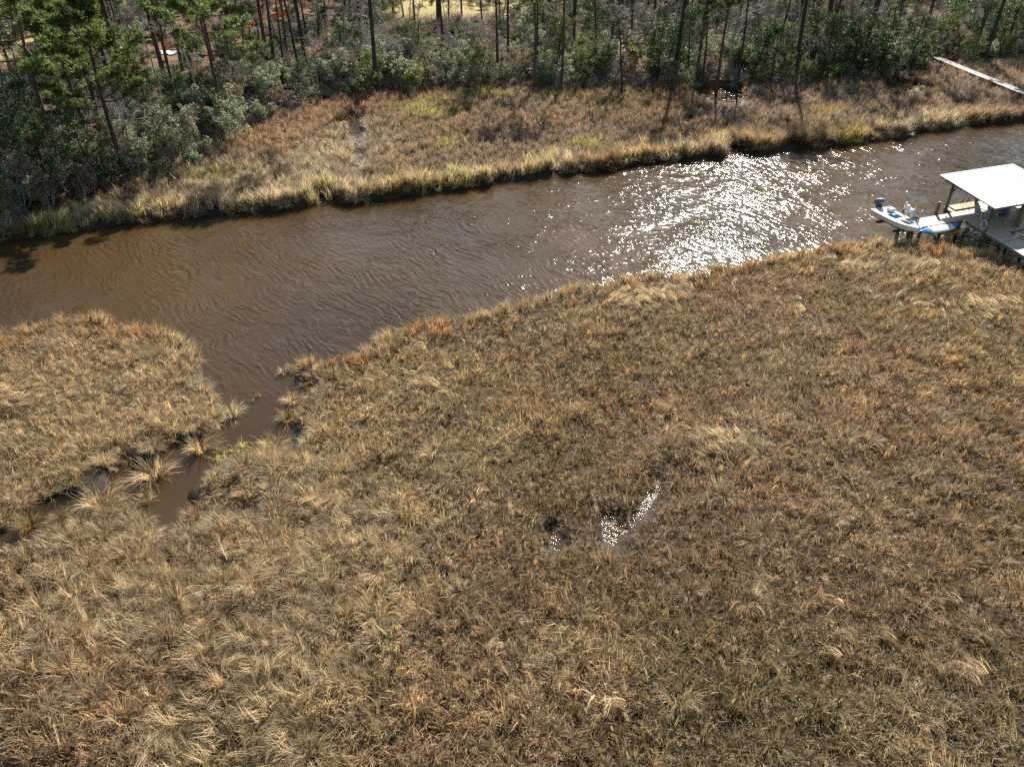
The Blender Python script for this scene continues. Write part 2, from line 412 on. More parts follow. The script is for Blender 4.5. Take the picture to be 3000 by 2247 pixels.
def water_d(X, Y):
    d = np.minimum(poly_sd(CREEK, X, Y), np.minimum(poly_sd(INLET, X, Y), poly_sd(INLET, X, Y + np.where(X > -15.6, 1.25, 0.2))))
    return d
def pool_d(X, Y):
    d = np.full(X.shape, 1e9)
    for p in POOLS: d = np.minimum(d, poly_sd(p, X, Y))
    return d
def height(X, Y, dw=None, dp=None, df=None):
    if dw is None: dw = water_d(X, Y)
    if dp is None: dp = pool_d(X, Y)
    if df is None: df = -poly_sd(FOREST, X, Y)
    n = fbm(X * 0.9, Y * 0.9, 3) - 0.5
    wob = (vnoise(X * 1.3, Y * 1.3) - 0.5) * np.where(Y > 48, 0.9, 0.5)
    land = 0.30 * sstep(-0.15, 0.45, dw + wob) + 0.16 * n + 0.02
    land = np.where(dw + wob < 0.15, np.minimum(land, (dw + wob) * 1.6), land)
    land = np.where(dw < -0.4, -0.25 + np.maximum(dw, -2) * 0.3, land)
    land = np.where(dw > 0.3, np.where(dp < 0.35, np.minimum(land, 0.02 + (dp + wob * 0.35 - 0.1) * 0.35), land), land)
    land = np.where(dp < 0.6, land, np.maximum(land, np.where(dw > 0.5, 0.1, -5)))
    farb = (Y > np.interp(X, [p[0] for p in FAR_BANK], [p[1] for p in FAR_BANK]) - 0.3) & (df < 1)
    land = land + np.where(farb, 0.08 * sstep(0.0, 0.5, dw) * sstep(0.2, 1.2, dp), 0)
    up = 0.75 * sstep(0, 7, df) + np.clip(df, 0, 120) * 0.012 + np.where(df > 0, (fbm(X * 0.12, Y * 0.12, 2) - 0.5) * 1.1 * sstep(2, 12, df), 0)
    return land + up

# ------------------------------------------------------------------ ground and water
def axis(segs):
    out = []
    for a, b, s in segs: out.append(np.arange(a, b, s))
    return np.concatenate(out)
xs = axis([(-900, -300, 60), (-300, -112, 12), (-112, -46, 1.2), (-46, 46, 0.3), (46, 112, 1.2), (112, 300, 12), (300, 961, 60)])
ys = axis([(-60, 8, 4), (8, 70, 0.28), (70, 122, 0.6), (122, 200, 2.0), (200, 300, 10), (300, 1000, 70)])
GX, GY = np.meshgrid(xs, ys)
dw_, dp_, df_ = water_d(GX, GY), pool_d(GX, GY), -poly_sd(FOREST, GX, GY)
GZ = height(GX, GY, dw_, dp_, df_)
nx, ny = len(xs), len(ys)
ii = np.arange(nx * ny).reshape(ny, nx)
quads = np.stack([ii[:-1, :-1], ii[:-1, 1:], ii[1:, 1:], ii[1:, :-1]], -1).reshape(-1, 4)
gm = np_mesh("ground", np.stack([GX, GY, GZ], -1).reshape(-1, 3), quads, smooth=True)
def fattr(me, name, arr, dom='POINT'):
    a = me.attributes.new(name, 'FLOAT', dom); a.data.foreach_set("value", np.asarray(arr, dtype=np.float32).ravel())
fattr(gm, "forest", sstep(-0.5, 2.5, df_ + (fbm(GX * 0.5, GY * 0.5) - 0.5) * 3))
lawn = sstep(0, 6, np.minimum(np.minimum(GX + 24, 6 - GX), GY - 143) + (fbm(GX * 0.2, GY * 0.2) - 0.5) * 8)
lawn = np.maximum(lawn, sstep(0, 5, np.minimum(np.minimum(GX + 95, -66 - GX), GY - 104) + (fbm(GX * 0.2, GY * 0.2) - 0.5) * 8))
fattr(gm, "lawn", lawn)
fattr(gm, "sand", sstep(0.35, 0.6, np.exp(-(((GX - 35.2) / 2.2) ** 2 + ((GY - 48.0) / 1.2) ** 2)) + (fbm(GX, GY) - 0.5) * 0.5))
tag(link("ground", gm, M['ground']), kind="structure")

wm = np_mesh("creek_water", [(-900, -60, 0), (900, -60, 0), (900, 260, 0), (-900, 260, 0)], [(0, 1, 2, 3)])
tag(link("creek_water", wm, M['water']), kind="structure")

# ------------------------------------------------------------------ marsh grass (stuff)
def tuft_mesh(name, nb, base_r, h, spread, droop, width, seed, lean=0.15, wisps=9, radial=True):
    """a tuft made of wisps: bunches of blades that bend the same way"""
    g = np.random.default_rng(seed)
    segs = 4
    wi = g.integers(0, wisps, nb)
    waz = np.arange(wisps) * 2 * math.pi / wisps + g.normal(0, 0.5, wisps)
    wr = base_r * np.sqrt(g.random(wisps)); wt = np.clip(g.normal(spread * 0.5, spread * 0.4, wisps), 0.02, 1.2)
    wd = np.abs(g.normal(droop, droop * 0.45, wisps)); wl = g.uniform(0.65, 1.15, wisps); wv = g.random(wisps)
    wdir = waz if radial else waz + g.uniform(-math.pi, math.pi, wisps) * 0.85
    a2 = wdir[wi] + g.normal(0, 0.28, nb)
    x = wr[wi] * np.cos(waz[wi]) + g.normal(0, 0.045, nb); y = wr[wi] * np.sin(waz[wi]) + g.normal(0, 0.045, nb); z = np.full(nb, -0.08)
    L = h * wl[wi] * g.uniform(0.75, 1.15, nb)
    th = np.clip(wt[wi] + g.normal(0, 0.10, nb), 0.0, 1.3)
    dr = wd[wi] * g.uniform(0.7, 1.3, nb)
    V = np.zeros((nb, (segs + 1) * 2, 3)); BT = np.zeros((nb, (segs + 1) * 2))
    side = a2 + math.pi / 2 + g.normal(0, 0.45, nb)
    sx, sy = np.cos(side), np.sin(side)
    for s in range(segs + 1):
        t = s / segs
        w = width * (1 - 0.8 * t ** 1.8) * 0.5
        V[:, 2 * s, 0] = x - sx * w; V[:, 2 * s, 1] = y - sy * w; V[:, 2 * s, 2] = z
        V[:, 2 * s + 1, 0] = x + sx * w; V[:, 2 * s + 1, 1] = y + sy * w; V[:, 2 * s + 1, 2] = z
        BT[:, 2 * s] = BT[:, 2 * s + 1] = t
        st = L / segs
        x = x + np.sin(th) * np.cos(a2) * st + lean * st * t; y = y + np.sin(th) * np.sin(a2) * st; z = z + np.cos(th) * st
        th = th + dr / segs * (0.4 + 1.2 * t)
        a2 = a2 + g.normal(0, 0.10, nb)
    q = np.array([[2 * s, 2 * s + 1, 2 * s + 3, 2 * s + 2] for s in range(segs)])
    Q = (np.arange(nb)[:, None, None] * (segs + 1) * 2 + q[None]).reshape(-1, 4)
    me = np_mesh(name, V.reshape(-1, 3), Q)
    bv = np.clip(wv[wi] * 0.75 + g.random(nb) * 0.25, 0, 1)
    fattr(me, "bt", BT); fattr(me, "bv", np.repeat(bv, (segs + 1) * 2))
    me.materials.append(M['grass'])
    return me

GRASS_COL = bpy.data.collections.new("grass_tufts")      # prototypes only, never linked into the scene
protos = []
specs = []
for k in range(5): specs.append(('rush', 135, 0.60, 0.54, 0.80, 1.8, 0.022, 0.15, 42))     # 0-4 needlerush
for k in range(3): specs.append(('mop', 280, 0.30, 0.98, 0.90, 1.7, 0.0175, 0.08, 46))      # 5-7 arching tussock
for k in range(2): specs.append(('lodged', 150, 0.5, 0.68, 0.45, 1.4, 0.018, 0.9, 44))   # 8-9 blown flat
for k in range(3): specs.append(('tall', 100, 0.34, 1.30, 0.42, 1.0, 0.030, 0.15, 34))    # 10-12 tall bank grass
for k in range(2): specs.append(('short', 46, 0.22, 0.50, 0.7, 0.8, 0.028, 0.1, 9))      # 13-14 short
for i, (nm, nb, br, h, sp, drp, w, ln, nw) in enumerate(specs):
    me = tuft_mesh("tuft_%02d" % i, nb, br, h, sp, drp, w, 100 + i, ln, nw, nm == 'mop')
    o = bpy.data.objects.new("tuft_%02d" % i, me); GRASS_COL.objects.link(o); protos.append(me)

def scatter_object(name, label, P, rot, scl, idx, tint, coll=None, cat="grass"):
    me = bpy.data.meshes.new(name)
    me.vertices.add(len(P)); me.vertices.foreach_set("co", P.astype(np.float32).ravel())
    a = me.attributes.new("rot", 'FLOAT_VECTOR', 'POINT'); a.data.foreach_set("vector", rot.astype(np.float32).ravel())
    fattr(me, "scl", scl)
    a = me.attributes.new("idx", 'INT', 'POINT'); a.data.foreach_set("value", idx.astype(np.int32))
    a = me.attributes.new("tint", 'FLOAT_COLOR', 'POINT')
    a.data.foreach_set("color", np.concatenate([tint, np.ones((len(P), 1))], 1).astype(np.float32).ravel())
    o = bpy.data.objects.new(name, me); COL.objects.link(o)
    ng = bpy.data.node_groups.new(name + "_scatter", 'GeometryNodeTree')
    ng.interface.new_socket("Geometry", in_out='INPUT', socket_type='NodeSocketGeometry')
    ng.interface.new_socket("Geometry", in_out='OUTPUT', socket_type='NodeSocketGeometry')
    N = ng.nodes; Lk = ng.links
    gi = N.new("NodeGroupInput"); go = N.new("NodeGroupOutput")
    ci = N.new("GeometryNodeCollectionInfo"); ci.inputs[0].default_value = coll or GRASS_COL
    ci.inputs["Separate Children"].default_value = True; ci.inputs["Reset Children"].default_value = True
    iop = N.new("GeometryNodeInstanceOnPoints"); iop.inputs["Pick Instance"].default_value = True
    def na(nm, dt):
        x = N.new("GeometryNodeInputNamedAttribute"); x.data_type = dt; x.inputs[0].default_value = nm
        return x.outputs[0]
    Lk.new(gi.outputs[0], iop.inputs["Points"]); Lk.new(ci.outputs[0], iop.inputs["Instance"])
    Lk.new(na("idx", 'INT'), iop.inputs["Instance Index"]); Lk.new(na("rot", 'FLOAT_VECTOR'), iop.inputs["Rotation"])
    Lk.new(na("scl", 'FLOAT'), iop.inputs["Scale"]); Lk.new(iop.outputs[0], go.inputs[0])
    md = o.modifiers.new("scatter", 'NODES'); md.node_group = ng
    tag(o, label, cat, kind="stuff")
    return o

C = lambda *a: np.array(a)
OLIVE, BROWN, RUST, STRAW, PALE, GOLD, YGREEN, PURPLE, REDDISH, GREEN = (C(0.24, 0.165, 0.062), C(0.285, 0.168, 0.082), C(0.38, 0.185, 0.075), C(0.50, 0.36, 0.20),
    C(0.60, 0.48, 0.31), C(0.60, 0.43, 0.18), C(0.50, 0.45, 0.10), C(0.27, 0.175, 0.125), C(0.33, 0.155, 0.09), C(0.16, 0.28, 0.06))
def lerp(a, b, t): return a * (1 - t[:, None]) + b * t[:, None]
def jittered(x0, x1, y0, y1, step):
    gx = np.arange(x0, x1, step); gy = np.arange(y0, y1, step)
    X, Y = np.meshgrid(gx, gy); X = X.ravel() + rng.uniform(-.75, .75, X.size) * step; Y = Y.ravel() + rng.uniform(-.75, .75, Y.size) * step
    return X, Y
def blob(X, Y, cx, cy, rx, ry): return np.exp(-(((X - cx) / rx) ** 2 + ((Y - cy) / ry) ** 2))
def lean_field(X, Y, s):
    return (fbm(X * s + 40, Y * s, 2) * 2 - 0.3) * 2 * math.pi

def finish(name, label, X, Y, dw, tint, idx, scl, tilt):
    z = height(X, Y)
    phi = lean_field(X, Y, 0.16) + rng.normal(0, 0.9, len(X))
    rot = np.stack([rng.normal(0, 0.08, len(X)), tilt, phi], 1)
    patch = 0.62 + 0.76 * vnoise(X * 1.15 + 13, Y * 1.15 + 57)
    tint = tint * (patch * rng.uniform(0.72, 1.28, len(X)))[:, None]
    tint = tint * np.minimum(1.0, 0.62 / tint.max(1))[:, None]
    return scatter_object(name, label, np.stack([X, Y, np.maximum(z, -0.05)], 1), rot, scl, idx, np.clip(tint, 0.01, 0.62))

# -- near marsh, right of the inlet and all the foreground
DOCK_O = np.array([30.98, 57.80]); DU = np.array([0.938, 0.346]); DV = np.array([0.16, -0.987])
def near_field(side):
    X, Y = jittered(-46, 52, 10.5, 58, 0.47)
    mats = [(10.6, 30.8, 1.2, 0.75, 110), (8.5, 46, 2.0, 1.2, 80), (27, 51, 3.5, 1.0, 90), (31, 45, 4.0, 0.8, 90), (-7.5, 25.5, 1.6, 0.8, 60), (-10.5, 15.5, 1.2, 1.6, 60), (-7.8, 14.5, 0.5, 2.0, 50), (-16, 20.5, 1.6, 1.0, 60), (-27, 35, 2.0, 1.0, 50)]
    for mx_, my_, sx_, sy_, k_ in mats:      # wind-laid straw mats
        X = np.concatenate([X, rng.normal(mx_, sx_, k_)]); Y = np.concatenate([Y, rng.normal(my_, sy_, k_)])
    vis = np.abs(X) < 0.68 * Y + 6.5
    X, Y = X[vis], Y[vis]
    dw = water_d(X, Y); dp = pool_d(X, Y)
    left = (Y > 27 + (X + 19) * 0.15) & (X < -11.5 - (Y - 30) * 0.1)
    left = (X < -11.3) & (Y > 22.5 + (-24 - X) * -0.62)
    sel = left if side == 'left' else ~left
    inl = (Y < 39.5) & (X < -9)
    keep = sel & (dw > np.where(inl, 0.3, 0.05)) & (dp > 0.12) & (X < 46)
    keep &= ~(pool_d(X, Y + 0.75) < 0.1)
    # thin, watery ground round the inlet and in the lower left: clumps with dark gaps
    wet = sstep(9, 2.5, np.hypot((X + 12) / 1.3, Y - 23.5)) * 0.8 + blob(X, Y, -8.6, 18.2, 1.6, 4.0) * 0.8
    wet = np.maximum(wet, sstep(2.2, 0.2, dw) * (Y < 41) * (X < -9) * 0.7)
    gap = vnoise(X * 0.75 + 9, Y * 0.75)
    keep &= ~((gap < 0.30) & (rng.random(len(X)) < wet))
    keep &= ~((dp < 0.8) & (rng.random(len(X)) < 0.35))
    X, Y, dw, dp, wet = X[keep], Y[keep], dw[keep], dp[keep], wet[keep]
    n1 = fbm(X * 0.13, Y * 0.13, 3); n2 = fbm(X * 0.45 + 31, Y * 0.45, 2); n3 = vnoise(X * 1.6, Y * 1.6)
    n = len(X); r = rng.random(n)
    tint = lerp(OLIVE, BROWN, sstep(0.38, 0.62, n1))
    tint = lerp(tint, STRAW, sstep(0.45, 0.75, n2) * 0.55 + sstep(0.66, 0.9, n3) * 0.35)
    tint = lerp(tint, RUST, sstep(0.6, 0.8, fbm(X * 0.3 + 7, Y * 0.3 + 3, 2)) * 0.35 * sstep(20, 34, Y))
    tint = lerp(tint, BROWN * 1.12, sstep(30, 50, Y) * 0.35)
    idx = rng.integers(0, 5, n)
    scl = rng.uniform(0.75, 1.25, n) * (0.85 + 0.5 * n2)
    tilt = np.abs(rng.normal(0.22, 0.16, n))
    tint = lerp(tint, STRAW * 1.12, sstep(2, -8, X) * sstep(13, 22, Y) * 0.42)
    tint = tint * (1.0 - 0.16 * sstep(-6, 8, X) * sstep(36, 24, Y))[:, None]
    # big arching tussocks in the wet part
    mop = (r < np.clip(wet, 0, 1) * 0.6) | (r < 0.015)
    idx = np.where(mop, rng.integers(5, 8, n), idx); scl = np.where(mop, rng.uniform(0.75, 1.12, n), scl)
    tint = np.where(mop[:, None], lerp(tint, PALE, np.clip(0.35 + rng.normal(0, 0.25, n), 0, 0.9)), tint)
    # lodged straw patches
    lod = blob(X, Y, 10.6, 30.8, 1.3, 0.8) + blob(X, Y, -9, 20, 4, 3) * 0.3 + blob(X, Y, 8.5, 46, 2.2, 1.6) * 0.8 + blob(X, Y, 27, 51, 4, 1.2) * 0.6 + blob(X, Y, 31, 45, 5, 1.0) * 0.8
    lod = lod + sstep(0.70, 0.85, fbm(X * 0.22 + 80, Y * 0.22 + 11, 2)) * 0.3
    for mx_, my_, sx_, sy_, k_ in ((10.6, 30.8, 1.2, 0.75, 0), (-7.5, 25.5, 1.6, .8, 0), (-10.5, 15.5, 1.2, 1.6, 0), (-7.8, 14.5, .6, 2.0, 0), (-16, 20.5, 1.6, 1.0, 0), (-27, 35, 2.0, 1.0, 0)): lod = lod + blob(X, Y, mx_, my_, sx_ * 1.3, sy_ * 1.3)
    lm = rng.random(n) < lod * 0.9
    idx = np.where(lm, rng.integers(8, 10, n), idx)
    tilt = np.where(lm, rng.uniform(0.7, 1.15, n), tilt)
    tint = np.where(lm[:, None], lerp(tint, PALE * 1.05, np.full(n, 0.85)), tint)
    # rim along the creek
    rim = sstep(2.4, 0.4, dw) * (Y > 38)
    rm = rng.random(n) < rim * 0.75
    idx = np.where(rm, rng.integers(10, 13, n), idx); scl = np.where(rm, rng.uniform(0.55, 0.85, n), scl)
    rp = sstep(0.5, 0.68, fbm(X * 0.22 + 3, Y * 0.22 + 60, 2))
    tint = np.where(rm[:, None], lerp(np.tile(STRAW, (n, 1)), np.tile(RUST * 1.15, (n, 1)), rp), tint)
    green = blob(X, Y, -13.6, 30.6, 1.3, 0.5)
    tint = lerp(tint, C(0.50, 0.44, 0.09), np.clip(green * 1.3, 0, 0.95))
    if side == 'left':
        tint = lerp(tint, STRAW * 1.05, np.full(n, 0.45))
        redrim = sstep(3.2, 0.8, dw) * (X < -24) * (Y > 38)
        tint = lerp(tint, C(0.40, 0.235, 0.11), redrim * 0.85)
        mp = rng.random(n) < 0.22
        idx = np.where(mp & ~rm, rng.integers(5, 8, n), idx); scl = np.where(mp & ~rm, rng.uniform(0.6, 0.95, n), scl)
    scl = np.where(dp < 0.9, scl * 0.7, scl)
    scl = np.where((dw < 1.1) & (Y < 38) & (X < -9), scl * 0.8, scl)
    # cut back beneath the dock
    d = np.stack([X, Y], 1) - DOCK_O; det = DU[0] * DV[1] - DU[1] * DV[0]
    a = (d[:, 0] * DV[1] - d[:, 1] * DV[0]) / det; b = (DU[0] * d[:, 1] - DU[1] * d[:, 0]) / det
    under = (a > 3.6) & (a < 6.6) & (b > 3)
    scl = np.where(under, scl * 0.62, scl)
    return X, Y, dw, tint, idx, scl, tilt
finish("marsh_grass", "brown and straw marsh grass filling the whole foreground marsh", *near_field('right'))
finish("marsh_grass", "pale tussocky marsh grass on the left point beside the inlet", *near_field('left'))

# -- far marsh between creek and woods
X, Y = jittered(-62, 100, 49, 128, 0.62)
vis = np.abs(X) < 0.68 * Y + 6
X, Y = X[vis], Y[vis]
dw = water_d(X, Y); dp = pool_d(X, Y); df = -poly_sd(FOREST, X, Y)
far_line = np.interp(X, [p[0] for p in FAR_BANK], [p[1] for p in FAR_BANK])
keep = (dw > 0.4) & (Y > far_line - 1) & (df < 1.5) & (dp > 0.1) & ~((df > -1) & (rng.random(len(X)) < 0.4))
X, Y, dw, df = X[keep], Y[keep], dw[keep], df[keep]
def far_field(X, Y, dw, df, rimpass=False):
    n = len(X)
    n1 = fbm(X * 0.10 + 5, Y * 0.10, 3); n2 = fbm(X * 0.35, Y * 0.35 + 20, 2)
    tint = lerp(BROWN * 0.85, PURPLE * 0.95, sstep(0.25, 0.55, n1))
    tint = lerp(tint, STRAW * 0.95, sstep(0.55, 0.8, n2) * 0.3)
    tint = lerp(tint, REDDISH, np.clip(sstep(-9, -1, df) * blob(X, Y, -17, 94, 12, 9), 0, 1) * 0.9)
    tint = lerp(tint, RUST, blob(X, Y, -23, 83, 4.5, 7) * 0.6)
    tint = lerp(tint, PALE * 0.95, np.clip(blob(X, Y, -17, 77, 5, 8) + blob(X, Y, -24, 70, 5, 3), 0, 1) * 0.8)
    for cx, cy, rx, ry in ((-4, 99.5, 4.5, 2.2), (6.5, 98, 4, 1.8), (-11, 92, 2.5, 2), (7.5, 79, 2.2, 1.6), (-10, 96, 2.0, 1.6), (35, 91, 2.5, 1.2), (-6.5, 79, 1.4, 1.8), (-27, 70, 3.0, 2.5), (51, 101, 3, 1.6), (-8, 90, 3, 1.6)):
        tint = lerp(tint, YGREEN, np.clip(blob(X, Y, cx, cy, rx * 0.8, ry * 0.8), 0, 0.6))
    idx = np.where(rng.random(n) < 0.5, rng.integers(0, 5, n), rng.integers(10, 13, n)); scl = rng.uniform(0.8, 1.1, n) * np.where(idx < 5, 1.4, 0.8); tilt = np.abs(rng.normal(0.12, 0.12, n))
    pm = rng.random(n) < np.clip(blob(X, Y, -16, 80, 4, 9) + blob(X, Y, -26, 68, 7, 4) * 0.6, 0, 1) * 0.7
    idx = np.where(pm, rng.integers(5, 8, n), idx)
    rim = sstep(3.8, 0.5, dw + (n2 - 0.5) * 3)
    rm = rng.random(n) < rim * 0.9
    idx = np.where(rm, rng.integers(10, 13, n), idx); scl = np.where(rm, rng.uniform(0.75, 1.25, n), scl)
    gp = sstep(0.42, 0.62, fbm(X * 0.17 + 50, Y * 0.17, 2))
    rimc = lerp(np.tile(PALE * 1.25, (n, 1)), np.tile(GOLD * 1.25, (n, 1)), gp * 0.7)
    rimc = lerp(rimc, BROWN * 1.15, sstep(2, 8, X) * sstep(0.62, 0.4, fbm(X * 0.25, Y * 0.1 + 8, 2)) * 0.9)
    rimc = lerp(rimc, YGREEN, sstep(0.60, 0.75, fbm(X * 0.3 + 90, Y * 0.12, 2)) * 0.5)
    tint = np.where(rm[:, None], rimc, tint)
    infront = np.zeros(n)
    for off in (0.5, 1.5, 2.5, 3.5): infront = np.maximum(infront, pool_d(X, Y + off) < 0.3)
    scl = np.where(infront > 0, scl * 0.42, scl)
    return tint, idx, scl, tilt
tint, idx, scl, tilt = far_field(X, Y, dw, df)
finish("marsh_grass", "red brown marsh grass between the creek and the woods", X, Y, dw, tint, idx, scl, tilt)
# dense fringe hanging over the far bank
seg = np.array(FAR_BANK[2:-2]); fx = []; fy = []
for (x0, y0), (x1, y1) in zip(seg[:-1], seg[1:]):
    L = math.hypot(x1 - x0, y1 - y0); k = int(L * 5.5)
    t = rng.random(k); off = rng.uniform(-0.05, 1.0, k)
    nxv, nyv = -(y1 - y0) / L, (x1 - x0) / L
    fx.append(x0 + (x1 - x0) * t + nxv * off); fy.append(y0 + (y1 - y0) * t + nyv * off)
X = np.concatenate(fx); Y = np.concatenate(fy); k = np.abs(X) < 0.68 * Y + 6; X, Y = X[k], Y[k]
dw = water_d(X, Y); k = (dw > 0.0) & (vnoise(X * 0.8, Y * 0.8 + 40) > np.where(dw < 0.4, 0.42, 0.25)); X, Y, dw = X[k], Y[k], dw[k]
tint, idx, scl, tilt = far_field(X, Y, dw, np.full(len(X), -10.0))
mp = rng.random(len(X)) < np.where(dw < 0.45, 0.8, 0.2)
idx = np.where(mp, rng.integers(5, 8, len(X)), idx); scl = np.where(mp, rng.uniform(0.65, 1.0, len(X)), scl)
finish("bank_grass", "golden grass fringe overhanging the dark mud bank across the creek", X, Y, dw, tint, idx, scl, tilt)

# ------------------------------------------------------------------ single tussocks standing in the inlet
def tussock(x, y, s, which, tint, label, name="grass_tussock", cat="tussock", group=None, z=None):
    o = link(name, protos[which]); o.location = (x, y, -0.02 if z is None else z)
    o.scale = (s * 1.18, s * 1.18, s * 1.18); o.rotation_euler = (0, 0, rng.uniform(0, 6.28)); o["tint"] = [float(c) for c in tint]
    return tag(o, label, cat, group)
st = STRAW * 1.05
tussock(-17.35, 29.0, 1.15, 5, st, "large round straw tussock alone in the middle of the narrow inlet")
tussock(-15.75, 31.1, 1.0, 6, st, "tall straw tussock at the bend where the inlet narrows")
tussock(-12.1, 31.2, 0.9, 7, STRAW, "upright tussock at the right end of the yellow grass strip")
tussock(-19.0, 27.0, 1.25, 6, st, "broad spreading straw tussock between two arms of the inlet")
tussock(-21.6, 25.7, 0.8, 7, OLIVE * 1.2, "small dark round tussock in the pool at the left edge")
tussock(-20.5, 26.2, 0.5, 5, OLIVE * 1.1, "small dark tussock in open water near the left edge", )
tussock(-17.0, 27.3, 0.55, 7, STRAW, "low ragged tussock at the foot of the large round one")
tussock(-18.9, 30.2, 0.7, 5, OLIVE * 1.3, "low green brown clump on the upper bank of the inlet")
tussock(-15.0, 34.0, 0.9, 6, PALE, "pale drooping tussock on the left corner of the inlet mouth")
tussock(-16.0, 33.4, 1.1, 7, PALE, "big pale tussock spilling into the narrow inlet")
tussock(-14.2, 35.3, 0.42, 13, GREEN, "bright green reed clump standing in the inlet mouth")
tussock(-14.45, 34.75, 0.36, 14, GREEN, "smaller bright green reed clump just below the first in the inlet")
tussock(-14.0, 35.7, 0.6, 13, RUST, "rusty stalks behind the green reeds in the inlet mouth")
tussock(-12.5, 38.6, 0.62, 6, OLIVE * 1.3, "dark mounded tussock at the tip of the right bank")
tussock(-11.3, 38.5, 0.55, 7, STRAW, "mounded tussock second from the tip of the right bank")
tussock(-11.6, 37.0, 0.62, 5, OLIVE * 1.5, "shaggy tussock on the right shore of the inlet mouth")
tussock(-12.0, 35.2, 0.8, 6, STRAW, "straw tussock low on the right shore of the inlet neck")
tussock(-11.9, 33.6, 0.75, 5, OLIVE * 1.4, "brown tussock lowest on the right shore of the inlet neck")
tussock(-13.2, 38.2, 0.5, 7, STRAW, "outermost ragged clump off the tip of the right bank")
tussock(-16.6, 37.6, 0.22, 13, GREEN, "tiny green sprig in the water off the left point")
tussock(-11.0, 40.6, 0.2, 14, GREEN, "tiny green sprig in open water off the right bank")
tussock(-10.4, 40.3, 0.2, 13, GREEN, "second tiny green sprig off the right bank nearer the shore")
tussock(-17.9, 39.4, 0.35, 14, C(0.2, 0.25, 0.06), "small green clump on the tip of the left point")

YB = C(0.58, 0.47, 0.15)
tussock(-14.3, 30.5, 0.95, 3, YB, "left clump of the bright yellow green grass strip below the inlet pool", "grass_clump", "grass clump")
tussock(-13.7, 30.75, 0.95, 1, YB, "middle clump of the bright yellow green grass strip below the inlet pool", "grass_clump", "grass clump")
tussock(-13.1, 31.0, 1.0, 2, YB, "right clump of the bright yellow green grass strip below the inlet pool", "grass_clump", "grass clump")
# ------------------------------------------------------------------ trees
def tubes(branches, n_sides=None):
    """branches: list of (pts Nx3, radii N). returns verts, quads"""
    V = []; Q = []; b0 = 0
    for pts, rad in branches:
        pts = np.asarray(pts); rad = np.asarray(rad)
        n = n_sides or (8 if rad[0] > 0.08 else 5 if rad[0] > 0.03 else 3)
        d = np.gradient(pts, axis=0); d /= np.linalg.norm(d, axis=1)[:, None] + 1e-9
        ref = np.where(np.abs(d[:, 2:3]) < 0.9, np.array([[0, 0, 1.0]]), np.array([[1.0, 0, 0]]))
        u = np.cross(d, ref); u /= np.linalg.norm(u, axis=1)[:, None] + 1e-9
        w = np.cross(d, u)
        a = np.arange(n) * 2 * math.pi / n
        ring = pts[:, None] + (u[:, None] * np.cos(a)[None, :, None] + w[:, None] * np.sin(a)[None, :, None]) * rad[:, None, None]
        V.append(ring.reshape(-1, 3)); m = len(pts)
        i = np.arange(m - 1)[:, None] * n; k = np.arange(n)[None]; k2 = (k + 1) % n
        Q.append((np.stack([i + k, i + k2, i + n + k2, i + n + k], -1) + b0).reshape(-1, 4)); b0 += m * n
    return np.concatenate(V), np.concatenate(Q)
def branch_path(g, p, d, L, nseg, wander, up):
    pts = [np.array(p, float)]; d = np.array(d, float)
    for i in range(nseg):
        d = d + g.normal(0, wander, 3) + np.array([0, 0, up]); d /= np.linalg.norm(d)
        pts.append(pts[-1] + d * L / nseg)
    return np.array(pts)
def at_t(pts, t):
    f = t * (len(pts) - 1); i = min(int(f), len(pts) - 2); return pts[i] * (1 - f + i) + pts[i + 1] * (f - i), pts[i + 1] - pts[i]
def grow(g, p, d, L, r, level, out, spec):
    """recursive limbs; spec per level: (n children, length ratio, angle, wander, up, nseg)"""
    nch, lr, ang, wan, up, ns = spec[level]
    pts = branch_path(g, p, d, L, ns, wan, up)
    rad = np.linspace(r, r * 0.35, len(pts)); out.append((pts, rad, level))
    if level + 1 >= len(spec): return
    for k in range(nch):
        t = g.uniform(0.25, 1.0); q, dd = at_t(pts, t); dd = dd / (np.linalg.norm(dd) + 1e-9)
        perp = np.cross(dd, g.normal(0, 1, 3)); perp /= np.linalg.norm(perp) + 1e-9
        a = ang * g.uniform(0.7, 1.3); nd = dd * math.cos(a) + perp * math.sin(a)
        grow(g, q, nd, L * lr * g.uniform(0.6, 1.2) * (1.15 - 0.5 * t), max(r * (1 - 0.6 * t) * 0.55, 0.006), level + 1, out, spec)
def leaf_quads(g, centers, per, rad, size, flat=1.0, aspect=0.5):
    """many small leaf faces spread through clumps"""
    c = np.repeat(np.asarray(centers), per, axis=0); n = len(c)
    o = g.normal(0, 1, (n, 3)); o /= np.linalg.norm(o, axis=1)[:, None]
    o *= (rad * np.cbrt(g.random(n)))[:, None] if not hasattr(rad, '__len__') else (np.repeat(rad, per) * np.cbrt(g.random(n)))[:, None]
    o[:, 2] *= flat
    p = c + o
    u = g.normal(0, 1, (n, 3)); u /= np.linalg.norm(u, axis=1)[:, None]
    v = np.cross(u, g.normal(0, 1, (n, 3))); v /= np.linalg.norm(v, axis=1)[:, None]
    s = size * g.uniform(0.6, 1.3, n)[:, None]
    V = np.stack([p - u * s, p - v * s * aspect, p + u * s, p + v * s * aspect], 1).reshape(-1, 3)
    return V, np.arange(n * 4).reshape(-1, 4)
